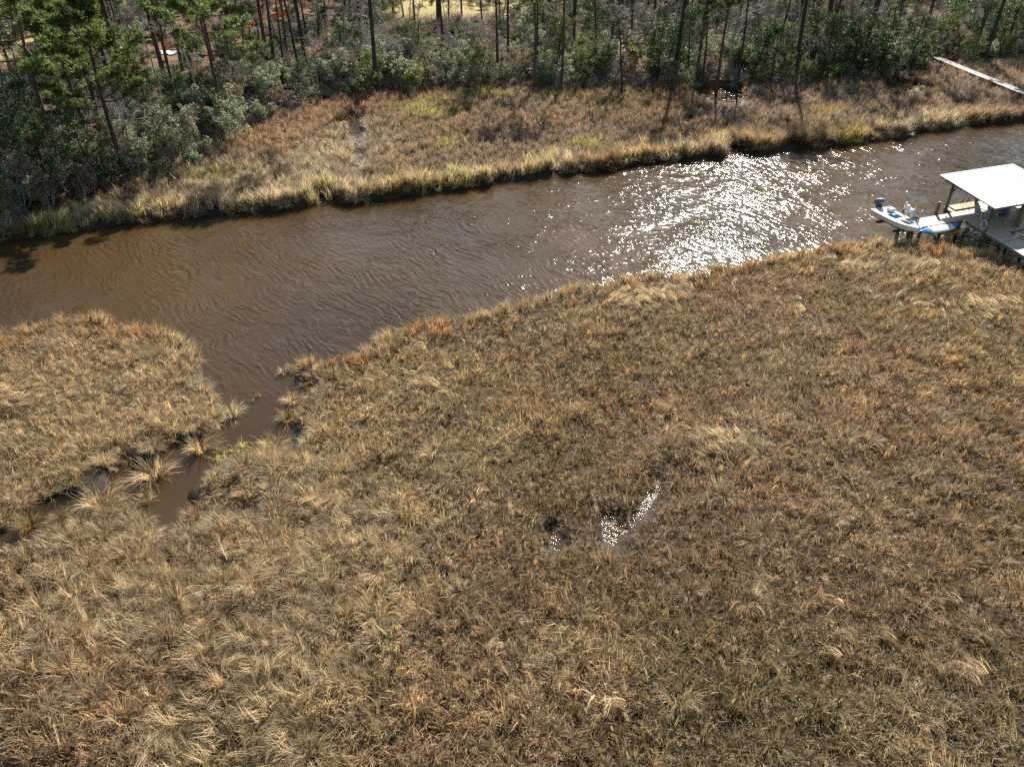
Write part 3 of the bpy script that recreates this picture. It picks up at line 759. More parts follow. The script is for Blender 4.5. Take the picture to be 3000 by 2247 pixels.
def needle_clumps(g, centers, dirs, per, length, width):
    c = np.repeat(centers, per, axis=0); d0 = np.repeat(dirs, per, axis=0); n = len(c)
    d = d0 * 0.8 + g.normal(0, 0.62, (n, 3)); d[:, 2] += 0.18; d /= np.linalg.norm(d, axis=1)[:, None]
    w = np.cross(d, g.normal(0, 1, (n, 3))); w /= np.linalg.norm(w, axis=1)[:, None]
    L = length * g.uniform(0.6, 1.2, n)[:, None]
    c = c + g.normal(0, 0.09, (n, 3))
    V = np.stack([c, c + d * L * 0.5 - w * width, c + d * L, c + d * L * 0.5 + w * width], 1).reshape(-1, 3)
    return V, np.arange(n * 4).reshape(-1, 4)

def pine_meshes(name, seed, H, r, start, spread, per=26, nclump=7, dead=6):
    g = np.random.default_rng(seed)
    trunk = branch_path(g, (0, 0, -0.3), (g.normal(0, .02), g.normal(0, .02), 1), H + 0.3, 14, 0.018, 0.02)
    tr = r * (1 - 0.8 * np.linspace(0, 1, 15) ** 1.2); tr[0] *= 1.3
    br = []; C_ = []; D_ = []
    nb = int((1 - start) * H * 3.4)
    for k in range(nb):
        t = start + (1 - start) * (k + g.random()) / nb
        p, _ = at_t(trunk, min(t, 0.995)); u = (t - start) / (1 - start)
        az = k * 2.4 + g.normal(0, .4); L = spread * (0.55 + 0.6 * math.sin(math.pi * min(1, 0.25 + u * 0.75))) * (1.15 - 0.8 * u ** 2) * g.uniform(0.7, 1.2)
        el = -0.1 + 0.75 * u + g.normal(0, .12)
        d = (math.cos(az) * math.cos(el), math.sin(az) * math.cos(el), math.sin(el))
        pts = branch_path(g, p, d, L, 5, 0.10, 0.06); br.append((pts, np.linspace(0.055, 0.015, 6) * (1.2 - 0.5 * u)))
        for q in range(nclump):
            s = g.uniform(0.35, 1.0); bp, bd = at_t(pts, s); bd = bd / np.linalg.norm(bd)
            side = g.normal(0, 1, 3); side -= bd * (side @ bd); side /= np.linalg.norm(side); side[2] = abs(side[2]) * 0.6
            tw = g.uniform(0.15, 0.55) * (L / spread)
            tip = bp + (bd * 0.5 + side) * tw
            br.append((np.array([bp, tip]), np.array([0.014, 0.008])))
            C_.append(tip); D_.append((bd * 0.5 + side) / np.linalg.norm(bd * 0.5 + side))
        C_.append(pts[-1]); D_.append(np.array(d))
    for k in range(dead):          # dead stubs on the bare bole
        p, _ = at_t(trunk, g.uniform(0.25, start)); az = g.uniform(0, 6.28)
        br.append((branch_path(g, p, (math.cos(az), math.sin(az), 0.1), g.uniform(0.4, 1.6), 3, 0.15, 0), np.linspace(0.03, 0.01, 4)))
    tm = np_mesh(name + "_trunk", *tubes([(trunk, tr)] + br), smooth=True)
    cm = np_mesh(name + "_crown", *needle_clumps(g, np.array(C_), np.array(D_), per, 0.42, 0.034))
    return tm, cm

def bare_meshes(name, seed, H, r, crook=0.06, droop=0.02, twigs=True, fork=0.3):
    g = np.random.default_rng(seed)
    trunk = branch_path(g, (0, 0, -0.3), (g.normal(0, .08), g.normal(0, .08), 1), H, 12, crook, 0.04)
    tr = r * (1 - 0.85 * np.linspace(0, 1, 13)); tr[0] *= 1.25
    out = []
    spec = [(5, .55, .7, .13, droop, 6), (5, .5, .75, .17, droop, 4), (4, .5, .8, .2, 0, 3), (0, 0, 0, .2, 0, 3)]
    for k in range(int(H * 1.5)):
        t = g.uniform(fork, 0.98); p, d = at_t(trunk, t); az = k * 2.4 + g.normal(0, .5); el = g.uniform(0.15, 0.9)
        grow(g, p, (math.cos(az) * math.cos(el), math.sin(az) * math.cos(el), math.sin(el)), H * 0.33 * (1.25 - t) * g.uniform(.6, 1.25), max(r * (1 - t) * 0.55, 0.018), 0, out, spec)
    limbs = [(p, np.maximum(q, 0.016)) for p, q, l in out if l < 2]
    tw = [(p, np.maximum(q, 0.014)) for p, q, l in out if l >= 2]
    return (np_mesh(name + "_trunk", *tubes([(trunk, tr)] + limbs), smooth=True), np_mesh(name + "_twigs", *tubes(tw, 3)))

def broad_meshes(name, seed, H, r, width, nclump, per, size, base=0.25, clr=0.6, aspect=0.5):
    g = np.random.default_rng(seed)
    out = []
    trunk = branch_path(g, (0, 0, -0.3), (g.normal(0, .06), g.normal(0, .06), 1), H * 0.85, 8, 0.06, 0.05)
    tr = r * (1 - 0.85 * np.linspace(0, 1, 9)); tr[0] *= 1.3
    spec = [(4, .5, .7, .13, .04, 5), (0, 0, 0, .15, .03, 3)]
    nb = int(14 + H * 1.5)
    for k in range(nb):
        t = base + (1 - base) * (k + g.random()) / nb; p, _ = at_t(trunk, min(t, .99)); az = k * 2.4 + g.normal(0, .5); el = g.uniform(0.0, 0.8)
        u = (t - base) / (1 - base)
        L = width * (0.5 + 0.7 * math.sin(math.pi * (0.2 + 0.72 * u))) * g.uniform(.55, 1.15)
        grow(g, p, (math.cos(az) * math.cos(el), math.sin(az) * math.cos(el), math.sin(el)), L, 0.045 * (1.2 - u), 0, out, spec)
    pts = np.concatenate([p[1:] for p, q, l in out]); C_ = pts[g.integers(0, len(pts), nclump)] + g.normal(0, clr * 0.3, (nclump, 3))
    C_ = C_[C_[:, 2] > 0.25]
    cm = np_mesh(name + "_crown", *leaf_quads(g, C_, per, g.uniform(0.5, 1.0, len(C_)) * clr, size, 0.75, aspect))
    return (np_mesh(name + "_trunk", *tubes([(trunk, tr)] + [(p, np.maximum(q, .008)) for p, q, l in out]), smooth=True), cm)

def shrub_meshes(name, seed, H, width, nclump, per, size, clr=0.35, aspect=0.45, upright=0.9):
    g = np.random.default_rng(seed); out = []
    spec = [(6, .5, .55, .12, .06, 5), (3, .5, .6, .15, .04, 3), (0, 0, 0, .15, .03, 2)]
    for k in range(8):
        az = k * 0.8 + g.normal(0, .3); sp = g.uniform(0.15, 1.0) * width / H
        d = np.array([math.cos(az) * sp, math.sin(az) * sp, upright]); d /= np.linalg.norm(d)
        grow(g, (math.cos(az) * .12, math.sin(az) * .12, -0.1), d, H * g.uniform(.65, 1.0), 0.035, 0, out, spec)
    pts = np.concatenate([p[1:] for p, q, l in out if l > 0]); C_ = pts[g.integers(0, len(pts), nclump)] + g.normal(0, .12, (nclump, 3))
    C_ = C_[C_[:, 2] > 0.15]
    cm = np_mesh(name + "_crown", *leaf_quads(g, C_, per, g.uniform(.4, 1.0, len(C_)) * clr, size, 0.8, aspect))
    return np_mesh(name + "_stems", *tubes([(p, np.maximum(q, .007)) for p, q, l in out])), cm

def with_mat(me, m):
    me.materials.clear(); me.materials.append(m); return me

PINE_HI = [pine_meshes("pine_hi%d" % k, 11 + k, H, r, st_, sp, 32, 11, 7) for k, (H, r, st_, sp) in enumerate([(15, .24, .69, 2.8), (17.5, .27, .66, 3.1), (14.5, .20, .72, 2.5)])]
PINE_LO = [pine_meshes("pine_lo%d" % k, 31 + k, H, r, st_, sp, 40, 18, 5) for k, (H, r, st_, sp) in enumerate([(12.8, .21, .42, 3.3), (13.6, .24, .55, 3.8)])]
BARE = [bare_meshes("bare%d" % k, 51 + k, H, r, ck, dr, True, fk) for k, (H, r, ck, dr, fk) in enumerate([(9.5, .13, .06, .03, .35), (8.0, .10, .09, .0, .25), (11, .16, .05, .04, .45), (7.0, .09, .10, -.05, .2), (10, .12, .045, .05, .5)])]
BROAD = [broad_meshes("broad%d" % k, 71 + k, H, r, w, nc, pr, sz, bs, cl, asp) for k, (H, r, w, nc, pr, sz, bs, cl, asp) in enumerate([(7.5, .14, 2.0, 210, 24, .085, .15, .55, .5), (9.5, .18, 2.6, 260, 24, .085, .3, .6, .5), (6.0, .10, 1.5, 170, 24, .075, .08, .5, .45), (8.5, .13, 1.7, 200, 22, .08, .2, .55, .5)])]
SHRUB = [shrub_meshes("shrub%d" % k, 91 + k, H, w, nc, pr, sz, cl, asp, up) for k, (H, w, nc, pr, sz, cl, asp, up) in enumerate([(3.2, 1.7, 170, 22, .08, .29, .45, .9), (2.5, 1.6, 140, 22, .075, .27, .45, .8), (3.9, 1.8, 190, 22, .08, .32, .45, 1.0), (1.9, 1.3, 105, 21, .07, .25, .4, .8)])]

_cache = {}
def placed(me, mat):
    """a copy of the mesh data per material, shared by all alike parts"""
    k = (me.name, mat.name)
    if k not in _cache:
        c = me.copy(); c.materials.clear(); c.materials.append(mat); _cache[k] = c
    return _cache[k]
def gz(x, y): return float(height(np.array([x]), np.array([y]))[0])

def tree(kind, x, y, label, group=None, s=1.0, rz=None, lean=(0, 0), variant=None, leafmat=None, bark=None, name=None, sz=None):
    t = empty(name or {'pine': 'pine_tree', 'lowpine': 'pine_tree', 'bare': 'bare_tree', 'broad': 'evergreen_tree', 'shrub': 'shrub'}[kind], (x, y, gz(x, y)))
    rz = rng.uniform(0, 6.28) if rz is None else rz
    t.rotation_euler = (Euler((lean[1], lean[0], 0)).to_matrix() @ Euler((0, 0, rz)).to_matrix()).to_euler()
    t.scale = (s, s, sz or s)
    if kind in ('pine', 'lowpine'):
        S = PINE_HI if kind == 'pine' else PINE_LO
        a, c = S[(variant if variant is not None else int(rng.integers(0, len(S)))) % len(S)]
        bk = M[bark or 'pine_bark']
        link("trunk", placed(a, bk), None, t); link("crown", placed(c, M[leafmat or 'needles']), None, t)
        cat = "pine tree"
    elif kind == 'bare':
        a, c = BARE[(variant if variant is not None else int(rng.integers(0, len(BARE)))) % len(BARE)]
        bk = M[bark or 'grey_bark']
        link("trunk", placed(a, bk), None, t); link("crown", placed(c, M['twig']), None, t)
        cat = "bare tree"
    elif kind == 'broad':
        a, c = BROAD[(variant if variant is not None else int(rng.integers(0, len(BROAD)))) % len(BROAD)]
        bk = M[bark or 'dark_bark']
        link("trunk", placed(a, bk), None, t); link("crown", placed(c, M[leafmat or 'holly']), None, t)
        cat = "tree"
    else:
        a, c = SHRUB[(variant if variant is not None else int(rng.integers(0, len(SHRUB)))) % len(SHRUB)]
        link("stems", placed(a, M['twig']), None, t); link("crown", placed(c, M[leafmat or 'myrtle']), None, t)
        cat = "shrub"
    return tag(t, label, cat, group)

def zone(x): return "left" if x < -22 else "middle" if x < 20 else "right"
PLACES = [(-999, -62, "behind the corner pine"), (-62, -45, "near the left picture edge"), (-45, -33, "left of the purple brown pine"), (-33, -22, "between purple brown pine and reddish marsh"), (-22, -7, "below the sunlit lawn"), (-7, 9, "around the two tall shadow casting pines"),
          (9, 21, "right of the two tall shadow casting pines"), (21, 34, "behind the glinting wet mud"), (34, 50, "between the wet mud and the boardwalk"), (50, 60, "just left of the boardwalk"), (60, 72, "right of the boardwalk end"), (72, 999, "in the upper right corner")]
def place(x): return next(p for a, b, p in PLACES if a <= x < b)
ORD = ["leftmost"] + [w + " from left" for w in "second third fourth fifth sixth seventh eighth ninth tenth eleventh twelfth thirteenth fourteenth fifteenth sixteenth seventeenth eighteenth nineteenth twentieth twenty-first twenty-second twenty-third".split()]
_cnt = {}
def which(kind, x, y):
    """a label that says kind, order from the left, depth and place"""
    d = float(-poly_sd(FOREST, np.array([x]), np.array([y]))[0])
    dep = "near marsh" if d < 12 else "midway back" if d < 34 else "far back"
    k = (kind, dep, place(x)); _cnt[k] = _cnt.get(k, -1) + 1
    return "%s, %s, %s, %s" % (kind, ORD[min(_cnt[k], len(ORD) - 1)], dep, place(x))
TREES = []      # footprints, to keep the fill trees apart
def T(kind, x, y, label, **kw):
    TREES.append((x, y)); return tree(kind, x, y, label, **kw)
# pines and other trees one can point to, left to right
T('lowpine', -40.6, 76.1, "leaning pine with ruddy trunk and low green boughs near the left bank", variant=0, lean=(-0.05, 0), s=1.0)
T('lowpine', -57, 92, "bushy pine filling the top left corner with pale green boughs", variant=1, s=1.02)
T('lowpine', -49.5, 96, "dense dark green pine just right of the top left corner", variant=0, s=1.05)
T('lowpine', -63, 104, "tall bushy pine behind the corner pine at top left", variant=0, s=1.1)
T('lowpine', -52.5, 104, "dark pine with layered boughs at the top edge left", variant=1, s=1.05)
T('lowpine', -34.5, 96, "bright green pine boughs at the top edge right of the orange fence", variant=1, s=1.1)
T('pine', -43.8, 93.1, "thick dark blue grey pine trunk behind the leaning left pine", s=1.25, variant=1, bark='dark_bark')
T('pine', -46.4, 94.5, "thick shaded pine trunk close beside the blue grey one", s=1.15, variant=0, bark='dark_bark')
T('pine', -44.8, 86.5, "dark pine trunk directly behind the leaning left pine", s=1.1, variant=2, bark='dark_bark')
T('pine', -44.5, 105.4, "reddish lit pine trunk, thicker of the pair before the orange fence", s=1.1, variant=1)
T('pine', -45.9, 110.6, "slim reddish pine trunk behind the thicker one before the orange fence", s=0.75, variant=2)
T('lowpine', -29.2, 81.4, "pine with straight purple brown trunk rising from the marsh edge", variant=1, s=1.05, sz=1.08)
T('bare', -32.8, 86.1, "tall grey leafless tree left of the purple brown pine", variant=2)
T('pine', -43.4, 109.0, "dark pine trunk standing right before the orange fence", s=1.1, variant=0)
T('pine', -35.0, 119.3, "stout brown trunk among brush right of the orange fence", s=1.1, variant=1)
T('pine', -30.4, 110.1, "straight grey brown trunk left one of the thin dark pair", s=0.8, variant=2, bark='dark_bark')
T('pine', -28.5, 110.6, "leaning dark trunk right one of the thin dark pair", s=0.85, variant=0, bark='dark_bark', lean=(-0.06, 0))
T('pine', -31.3, 129.3, "thin far trunk behind the dark pair of pines", s=0.8, variant=2, bark='dark_bark')
T('pine', -29.0, 127.0, "thin far trunk on the right behind the dark pair of pines", s=0.75, variant=2, bark='dark_bark')
T('bare', -23.7, 110.6, "slender grey leafless tree behind the reddish marsh corner", variant=4)
T('bare', -18.4, 107.2, "twiggy grey tree above the small far marsh pool", variant=0)
T('bare', -14.9, 105.9, "grey crooked tree with bare twigs left of the sunny lawn", variant=1, s=1.1)
T('pine', -12.1, 140.0, "thick black trunk against the sunlit yellow lawn", s=1.4, variant=1, bark='dark_bark')
T('pine', -10.6, 143.5, "thin trunk right beside the thick black one by the lawn", s=0.7, variant=2, bark='dark_bark')
T('pine', -8.6, 146.5, "pale thin trunk standing alone on the sunlit lawn", s=0.75, variant=0)
T('pine', -4.9, 138.5, "leaning dark trunk at the right edge of the sunlit lawn", s=0.8, variant=2, bark='dark_bark', lean=(-0.08, 0))
T('pine', -1.8, 132.9, "bluish straight trunk left of the two tall shadow casting pines", s=0.85, variant=2, bark='dark_bark')
T('pine', -0.5, 113.4, "dark straight pine trunk behind the grey green shrubs", s=0.9, variant=0, bark='dark_bark')
T('pine', 2.7, 100.7, "tall pine at the marsh edge, left of the two with long shadows", s=0.95, variant=0)
T('pine', 5.9, 99.3, "tall pine at the marsh edge, right of the two with long shadows", s=0.98, variant=2, bark='pine_bark')
T('pine', 4.8, 136.0, "faint far trunk between the two tall shadow casting pines", s=0.8, variant=2)
T('bare', 13.4, 99.3, "tall dark leafless tree right of the two shadow casting pines", variant=2, bark='dark_bark', s=1.05)
T('pine', 16.3, 116.3, "purple brown pine trunk behind the dark leafless tree", s=0.9, variant=1)
T('pine', 24.2, 104.0, "thin dark pine at the left side of the glinting wet mud", s=0.85, variant=2, bark='dark_bark')
T('pine', 25.9, 103.4, "dark red pine trunk at the head of the glinting wet mud", s=1.0, variant=0)
T('bare', 28.0, 107.5, "pale silver tree with forked bare limbs above the wet mud", variant=0, s=1.15)
T('pine', 28.6, 104.2, "dark pine trunk at the right side of the glinting wet mud", s=0.9, variant=2, bark='dark_bark')
T('bare', 32.3, 114.8, "grey forked leafless tree right of the pale silver one", variant=4)
T('bare', 38.4, 108.0, "grey tree with curved pale trunk at the shaded marsh edge", variant=1, s=1.15)
T('bare', 41.8, 110.6, "tall leaning grey tree right of the curved pale trunk", variant=4, lean=(0.10, 0))
T('pine', 50.6, 136.8, "thick dark trunk seen far back against pink leaf litter", s=1.2, variant=1, bark='dark_bark')
T('pine', 51.3, 127.0, "left of two dark pines leaning together before the boardwalk", s=0.95, variant=0, bark='dark_bark', lean=(0.04, 0))
T('pine', 51.1, 121.8, "right and thicker of two dark pines leaning before the boardwalk", s=1.1, variant=1, bark='dark_bark', lean=(0.05, 0))
T('bare', 56.6, 130.0, "thin pale tree right of the two leaning dark pines", variant=4, s=0.9)
T('bare', 52.9, 116.3, "crooked silver tree with contorted white limbs by the boardwalk", variant=3, s=1.25)
T('pine', 59.0, 121.5, "purple grey pine trunk at the landward end of the boardwalk", s=1.05, variant=1, lean=(0.06, 0))
T('pine', 67.7, 123.1, "thick dark trunk right of the boardwalk under bright foliage", s=1.25, variant=1, bark='dark_bark', lean=(0.07, 0))
T('bare', -52.2, 89.1, "blue grey leafless tree with spreading twigs at the left edge", variant=1, s=0.95)
T('bare', -55.8, 85.5, "drooping twiggy grey tree touching the left picture edge", variant=3, s=1.2)
T('broad', -39.8, 88.0, "glossy dark holly below the thick blue grey pine trunk", variant=0, s=0.8)
T('broad', -33.0, 101.0, "glossy evergreen right of the straight purple brown pine", variant=3, s=0.85, leafmat='oak')
T('broad', 21.5, 108.5, "dark conical evergreen left of the glinting wet mud", variant=2, s=1.2)
T('broad', 74.5, 127.0, "bright green leafy tree in the top right corner", variant=1, s=1.0, leafmat='bright_leaf')
T('broad', 68.5, 134.0, "bright green tree behind the thick trunk at top right", variant=3, s=1.1, leafmat='bright_leaf')
T('lowpine', -35.0, 69.5, "bushy pine between the left edge evergreens and the leaning pine", variant=0, s=1.15)
T('lowpine', -42.0, 71.5, "bushy dark pine above the left edge evergreens", variant=1, s=1.15)
T('broad', -38.6, 63.8, "dense dark evergreen nearest the water at the left edge", variant=0, s=1.15)
T('broad', -36.2, 67.6, "dense dark evergreen behind the nearest one at the left edge", variant=2, s=1.35)
T('broad', -41.5, 66.0, "tall dark evergreen touching the left picture edge above the creek", variant=1, s=1.05)
T('broad', -44.0, 62.0, "dark evergreen cut by the left picture edge beside the water", variant=3, s=1.2)
T('broad', -46.5, 69.0, "broad dark evergreen further back at the left picture edge", variant=1, s=1.1)
T('pine', -16.5, 99.4, "very tall straight pine at the corner of the reddish marsh", s=1.2, sz=1.75, variant=0, bark='dark_bark')
T('pine', 36.5, 106.5, "straight dark pine behind the shaded marsh left of the curved pale tree", s=1.15, variant=1, bark='dark_bark')
T('pine', 46.5, 110.5, "dark pine at the marsh edge between the leaning grey tree and boardwalk", s=1.15, variant=0, bark='dark_bark')
T('pine', 20.8, 105.6, "dark pine behind the conical evergreen beside the wet mud", s=1.1, variant=1, bark='dark_bark')
T('pine', 66.0, 116.5, "dark pine at the marsh edge right of the boardwalk end", s=1.1, variant=1, bark='dark_bark')
for x, y, v, sc in ((18.5, 104.5, 0, 1.15), (22.8, 107.0, 3, 1.2), (30.5, 105.6, 2, 1.45), (33.0, 104.8, 0, 1.1), (39.8, 106.2, 3, 1.1), (44.0, 107.6, 0, 1.2), (48.5, 110.0, 2, 1.4), (54.0, 112.5, 0, 1.1), (65.0, 118.0, 3, 1.15), (71.0, 121.0, 0, 1.2), (9.5, 103.2, 2, 1.0), (-3.5, 104.0, 2, 1.05)):
    T('broad', x, y, which("dense evergreen", x, y), group="dense evergreens at the marsh edge", variant=v, s=sc, leafmat='holly' if x > 15 else 'oak')
# fallen brush at the corner of the far marsh
fb = tree('bare', -26.0, 92.5, "fallen dead tree with pale drooping twigs at the marsh corner", variant=3, s=0.75, name="fallen_tree", rz=0.4)
fb.rotation_euler = (R(76), R(8), R(35)); fb.location.z += 0.7; fb["category"] = "dead tree"; TREES.append((-26, 92.5))

# fill: the mass of the woods, kinds by zone
def forest_points(n, dmin, dmax, sep, xr, avoid_lawn=True, tries=60000):
    got = []
    X = rng.uniform(xr[0], xr[1], tries); Y = rng.uniform(55, 188, tries)
    D = -poly_sd(FOREST, X, Y)
    ok = (D > dmin) & (D < dmax) & (np.abs(X) < 0.66 * Y + 8)
    if avoid_lawn:
        ok &= ~((X > -18) & (X < 1) & (Y > 138)); ok &= ~((X > -92) & (X < -64) & (Y > 103) & (Y < 135))
        ok &= ~((X > -52) & (X < -38) & (Y > 112) & (Y < 150))
    for x, y in zip(X[ok], Y[ok]):
        if all((x - a) ** 2 + (y - b) ** 2 > sep * sep for a, b in TREES[-400:]):
            if 57.5 < x < 63.5 and y < 119: continue
            got.append((x, y)); TREES.append((x, y))
            if len(got) >= n: break
    return got
ZN = {"left": "on the left", "middle": "in the middle", "right": "on the right"}
for x, y in sorted(forest_points(95, 6, 95, 3.0, (-110, 110))):
    T_ = rng.random()
    tree('pine', x, y, which("slim pine", x, y), group="woodland pines %s" % place(x), s=rng.uniform(0.75, 1.05), bark='dark_bark' if T_ < .55 else 'pine_bark', lean=(rng.normal(0, .03), 0))
for x, y in sorted(forest_points(150, 2, 80, 2.0, (-105, 105))):
    tree('bare', x, y, which("leafless tree", x, y), group="bare trees %s" % place(x), s=rng.uniform(0.6, 1.1), bark='grey_bark' if rng.random() < .6 else 'dark_bark', lean=(rng.normal(0, .06), rng.normal(0, .05)))
for x, y in sorted(forest_points(110, 4, 85, 2.4, (-105, 105))):
    lm_ = rng.choice(['holly', 'holly', 'oak', 'myrtle'] if zone(x) != "right" else ['holly', 'holly', 'holly', 'oak'])
    tree('broad', x, y, which("dark evergreen", x, y), group="evergreens %s" % place(x), s=rng.uniform(0.5, 0.9), leafmat=str(lm_))
TREES = TREES[:90]
EC = {}
for x, y in sorted(forest_points(210, -0.5, 8, 1.35, (-70, 95), False)):
    z_ = zone(x)
    lm_ = str(rng.choice({'left': ['myrtle', 'holly', 'brush', 'brush', 'myrtle'], 'middle': ['myrtle', 'myrtle', 'oak', 'yellow_leaf', 'brush'], 'right': ['holly', 'myrtle', 'myrtle', 'oak', 'brush']}[z_]))
    nm = {'myrtle': 'grey green', 'holly': 'dark green', 'oak': 'olive green', 'brush': 'dry brown', 'yellow_leaf': 'yellow green'}[lm_]
    kk = (nm, place(x)); EC[kk] = EC.get(kk, -1) + 1
    tree('shrub', x, y, "%s edge shrub, %s, %s" % (nm, ORD[min(EC[kk], len(ORD) - 1)], place(x)), group="%s marsh edge shrubs %s" % kk, s=rng.uniform(0.75, 1.3), leafmat=lm_)
for x, y in sorted(forest_points(130, 8, 48, 2.1, (-95, 100))):
    z_ = zone(x)
    lm_ = str(rng.choice(['myrtle', 'holly', 'brush', 'oak', 'brush']))
    nm = {'myrtle': 'grey green', 'holly': 'dark green', 'oak': 'olive green', 'brush': 'dry brown'}[lm_]
    tree('shrub', x, y, which(nm + " bush", x, y), group="%s understorey shrubs %s" % (nm, place(x)), s=rng.uniform(0.5, 1.0), leafmat=lm_)

for x, y in sorted(forest_points(46, 28, 90, 3.0, (-110, 110))):
    tree('broad', x, y, which("tall evergreen", x, y), group="tall evergreens %s" % place(x), s=rng.uniform(0.95, 1.35), leafmat=str(rng.choice(['holly', 'oak', 'holly'])))
for x, y in sorted(forest_points(60, 14, 80, 2.2, (-100, 100))):
    tree('bare', x, y, which("tall leafless tree", x, y), group="tall bare trees %s" % place(x), s=rng.uniform(0.95, 1.3), bark='grey_bark' if rng.random() < .6 else 'dark_bark', lean=(rng.normal(0, .06), rng.normal(0, .05)))
# low tangled undergrowth on the forest floor (stuff)
UG = bpy.data.collections.new("undergrowth_clumps")
ug = []
for k, (lm_, H, w, nc, pr, sz) in enumerate([('holly', 1.2, 1.1, 90, 14, .07), ('myrtle', 1.5, 1.2, 90, 14, .06), ('brush', 1.3, 1.2, 80, 13, .06), ('oak', 1.4, 1.1, 80, 14, .065), ('yellow_leaf', 1.0, .9, 60, 12, .06)]):
    a, c = shrub_meshes("ug%d" % k, 300 + k, H, w, nc, pr, sz, .3)
    ug.append((placed(a, M['twig']), placed(c, M[lm_])))
for k in range(4):
    g = np.random.default_rng(400 + k); out = []
    for q in range(14):
        az = g.uniform(0, 6.28); el = g.uniform(0.3, 1.4)
        grow(g, (g.normal(0, .3), g.normal(0, .3), -.05), (math.cos(az) * math.cos(el), math.sin(az) * math.cos(el), math.sin(el)), g.uniform(.8, 2.2), .022, 0, out, [(5, .5, .6, .15, 0, 4), (3, .5, .7, .2, 0, 3), (0, 0, 0, .2, 0, 2)])
    me = np_mesh("ugt%d" % k, *tubes([(p, np.maximum(q, .011)) for p, q, l in out], 3)); ug.append((placed(me, M['twig']),))
UGN = 0
for parts in ug:
    # one prototype per clump: stems and leaves together in a nested mesh
    if len(parts) == 2:
        a, c = parts
        va = np.empty(len(a.vertices) * 3, np.float32); a.vertices.foreach_get("co", va); vc = np.empty(len(c.vertices) * 3, np.float32); c.vertices.foreach_get("co", vc)
        qa = np.empty(len(a.loops), np.int32); a.loops.foreach_get("vertex_index", qa); qc = np.empty(len(c.loops), np.int32); c.loops.foreach_get("vertex_index", qc)
        me = np_mesh("ugm", np.concatenate([va.reshape(-1, 3), vc.reshape(-1, 3)]), np.concatenate([qa.reshape(-1, 4), qc.reshape(-1, 4) + len(a.vertices)]))
        me.materials.append(a.materials[0]); me.materials.append(c.materials[0])
        mi = np.zeros(len(me.polygons), np.int32); mi[len(qa) // 4:] = 1; me.polygons.foreach_set("material_index", mi)
    else:
        me = parts[0]
    UG.objects.link(bpy.data.objects.new("clump_%02d" % UGN, me)); UGN += 1
X = rng.uniform(-105, 108, 14000); Y = rng.uniform(54, 172, 14000)
df = -poly_sd(FOREST, X, Y)
nz = fbm(X * 0.11 + 3, Y * 0.11 + 70, 3)
dens = np.where(df < 10, 0.95, 0.8) * sstep(0.27, 0.47, nz + 0.12 * (df < 12))
dens = dens * np.where((X > -22) & (X < 4) & (Y > 140), 0.3, 1.0) * np.where((X < -64) & (Y > 104) & (Y < 135), 0.3, 1.0) * np.where((X > -52) & (X < -36) & (Y > 104) & (Y < 150), 0.4, 1.0)
ok = (df > 0.3) & (np.abs(X) < 0.66 * Y + 5) & (rng.random(14000) < dens) & ~((X > 57.5) & (X < 63) & (Y < 119))
X, Y = X[ok], Y[ok]; n = len(X)
pal = np.array([0, 1, 1, 2, 3, 4, 5, 6, 7, 8, 2, 5, 6]); ridx = pal[rng.integers(0, len(pal), n)]
ridx = np.where((X < -25) | (X > 30), np.where(rng.random(n) < .35, 0, ridx), ridx)
USC = rng.uniform(0.5, 1.15, n)
scatter_object("undergrowth", "tangle of low leafy and twiggy brush covering the forest floor", np.stack([X, Y, height(X, Y)], 1), np.stack([rng.normal(0, .1, n), rng.normal(0, .1, n), rng.uniform(0, 6.28, n)], 1), USC, ridx, np.ones((n, 3)), UG, "undergrowth")

# ------------------------------------------------------------------ orange fence and grey sheet in the woods
fp = [(-49.5, 119.8), (-46.6, 122.5), (-44.7, 128.2), (-43.2, 131.8), (-41.6, 137.6), (-39.4, 147.5), (-36.7, 156.8)]
fence = empty("safety_fence", (fp[0][0], fp[0][1], gz(*fp[0])))
tag(fence, "bright orange plastic safety fence strung between the left pine trunks", "fence")
f0 = Vector(fence.location)
for i, (p, q) in enumerate(zip(fp[:-1], fp[1:])):
    mb = MB(); n = 6; ring = []
    a = Vector((p[0], p[1], gz(*p))) - f0; b = Vector((q[0], q[1], gz(*q))) - f0
    nrm = (b - a).cross(Vector((0, 0, 1))).normalized() * 0.012
    for k in range(n + 1):
        t = k / n; c = a.lerp(b, t); sag = 0.10 * math.sin(math.pi * t) + 0.03 * math.sin(k * 2.1)
        c = c + nrm * 6 * math.sin(k * 1.7)
        ring.append([c + Vector((0, 0, 0.12)) - nrm, c + Vector((0, 0, 1.15 - sag)) - nrm, c + Vector((0, 0, 1.15 - sag)) + nrm, c + Vector((0, 0, 0.12)) + nrm])
    mb.loft(ring).build("mesh_panel", M['orange'], fence)
for p in fp:
    a = Vector((p[0], p[1], gz(*p))) - f0
    MB().tube([a + Vector((0.05, 0, -0.1)), a + Vector((0.05, 0, 1.3))], 0.03, 6).build("post", M['steel'], fence)
mb = MB(); rg = []
for k in range(7):
    t = k / 6; rg.append([Vector((-1.5 + 3 * t, -0.7 + .2 * math.sin(k * 2), 0.03 + .08 * abs(math.sin(k * 1.9)))), Vector((-1.5 + 3 * t, 0.8, 0.04 + .12 * abs(math.sin(k * 1.3 + 1)))), Vector((-1.5 + 3 * t, 0.8, 0.0)), Vector((-1.5 + 3 * t, -0.7 + .2 * math.sin(k * 2), 0.0))])
o = mb.loft(rg).build("ground_sheet", M['sheet']); o.location = (-48.6, 117.6, gz(-48.6, 117.6) + 0.12); o.rotation_euler = (R(4), 0, R(-12))
tag(o, "pale grey sheet lying on the ground below the orange fence", "sheet")

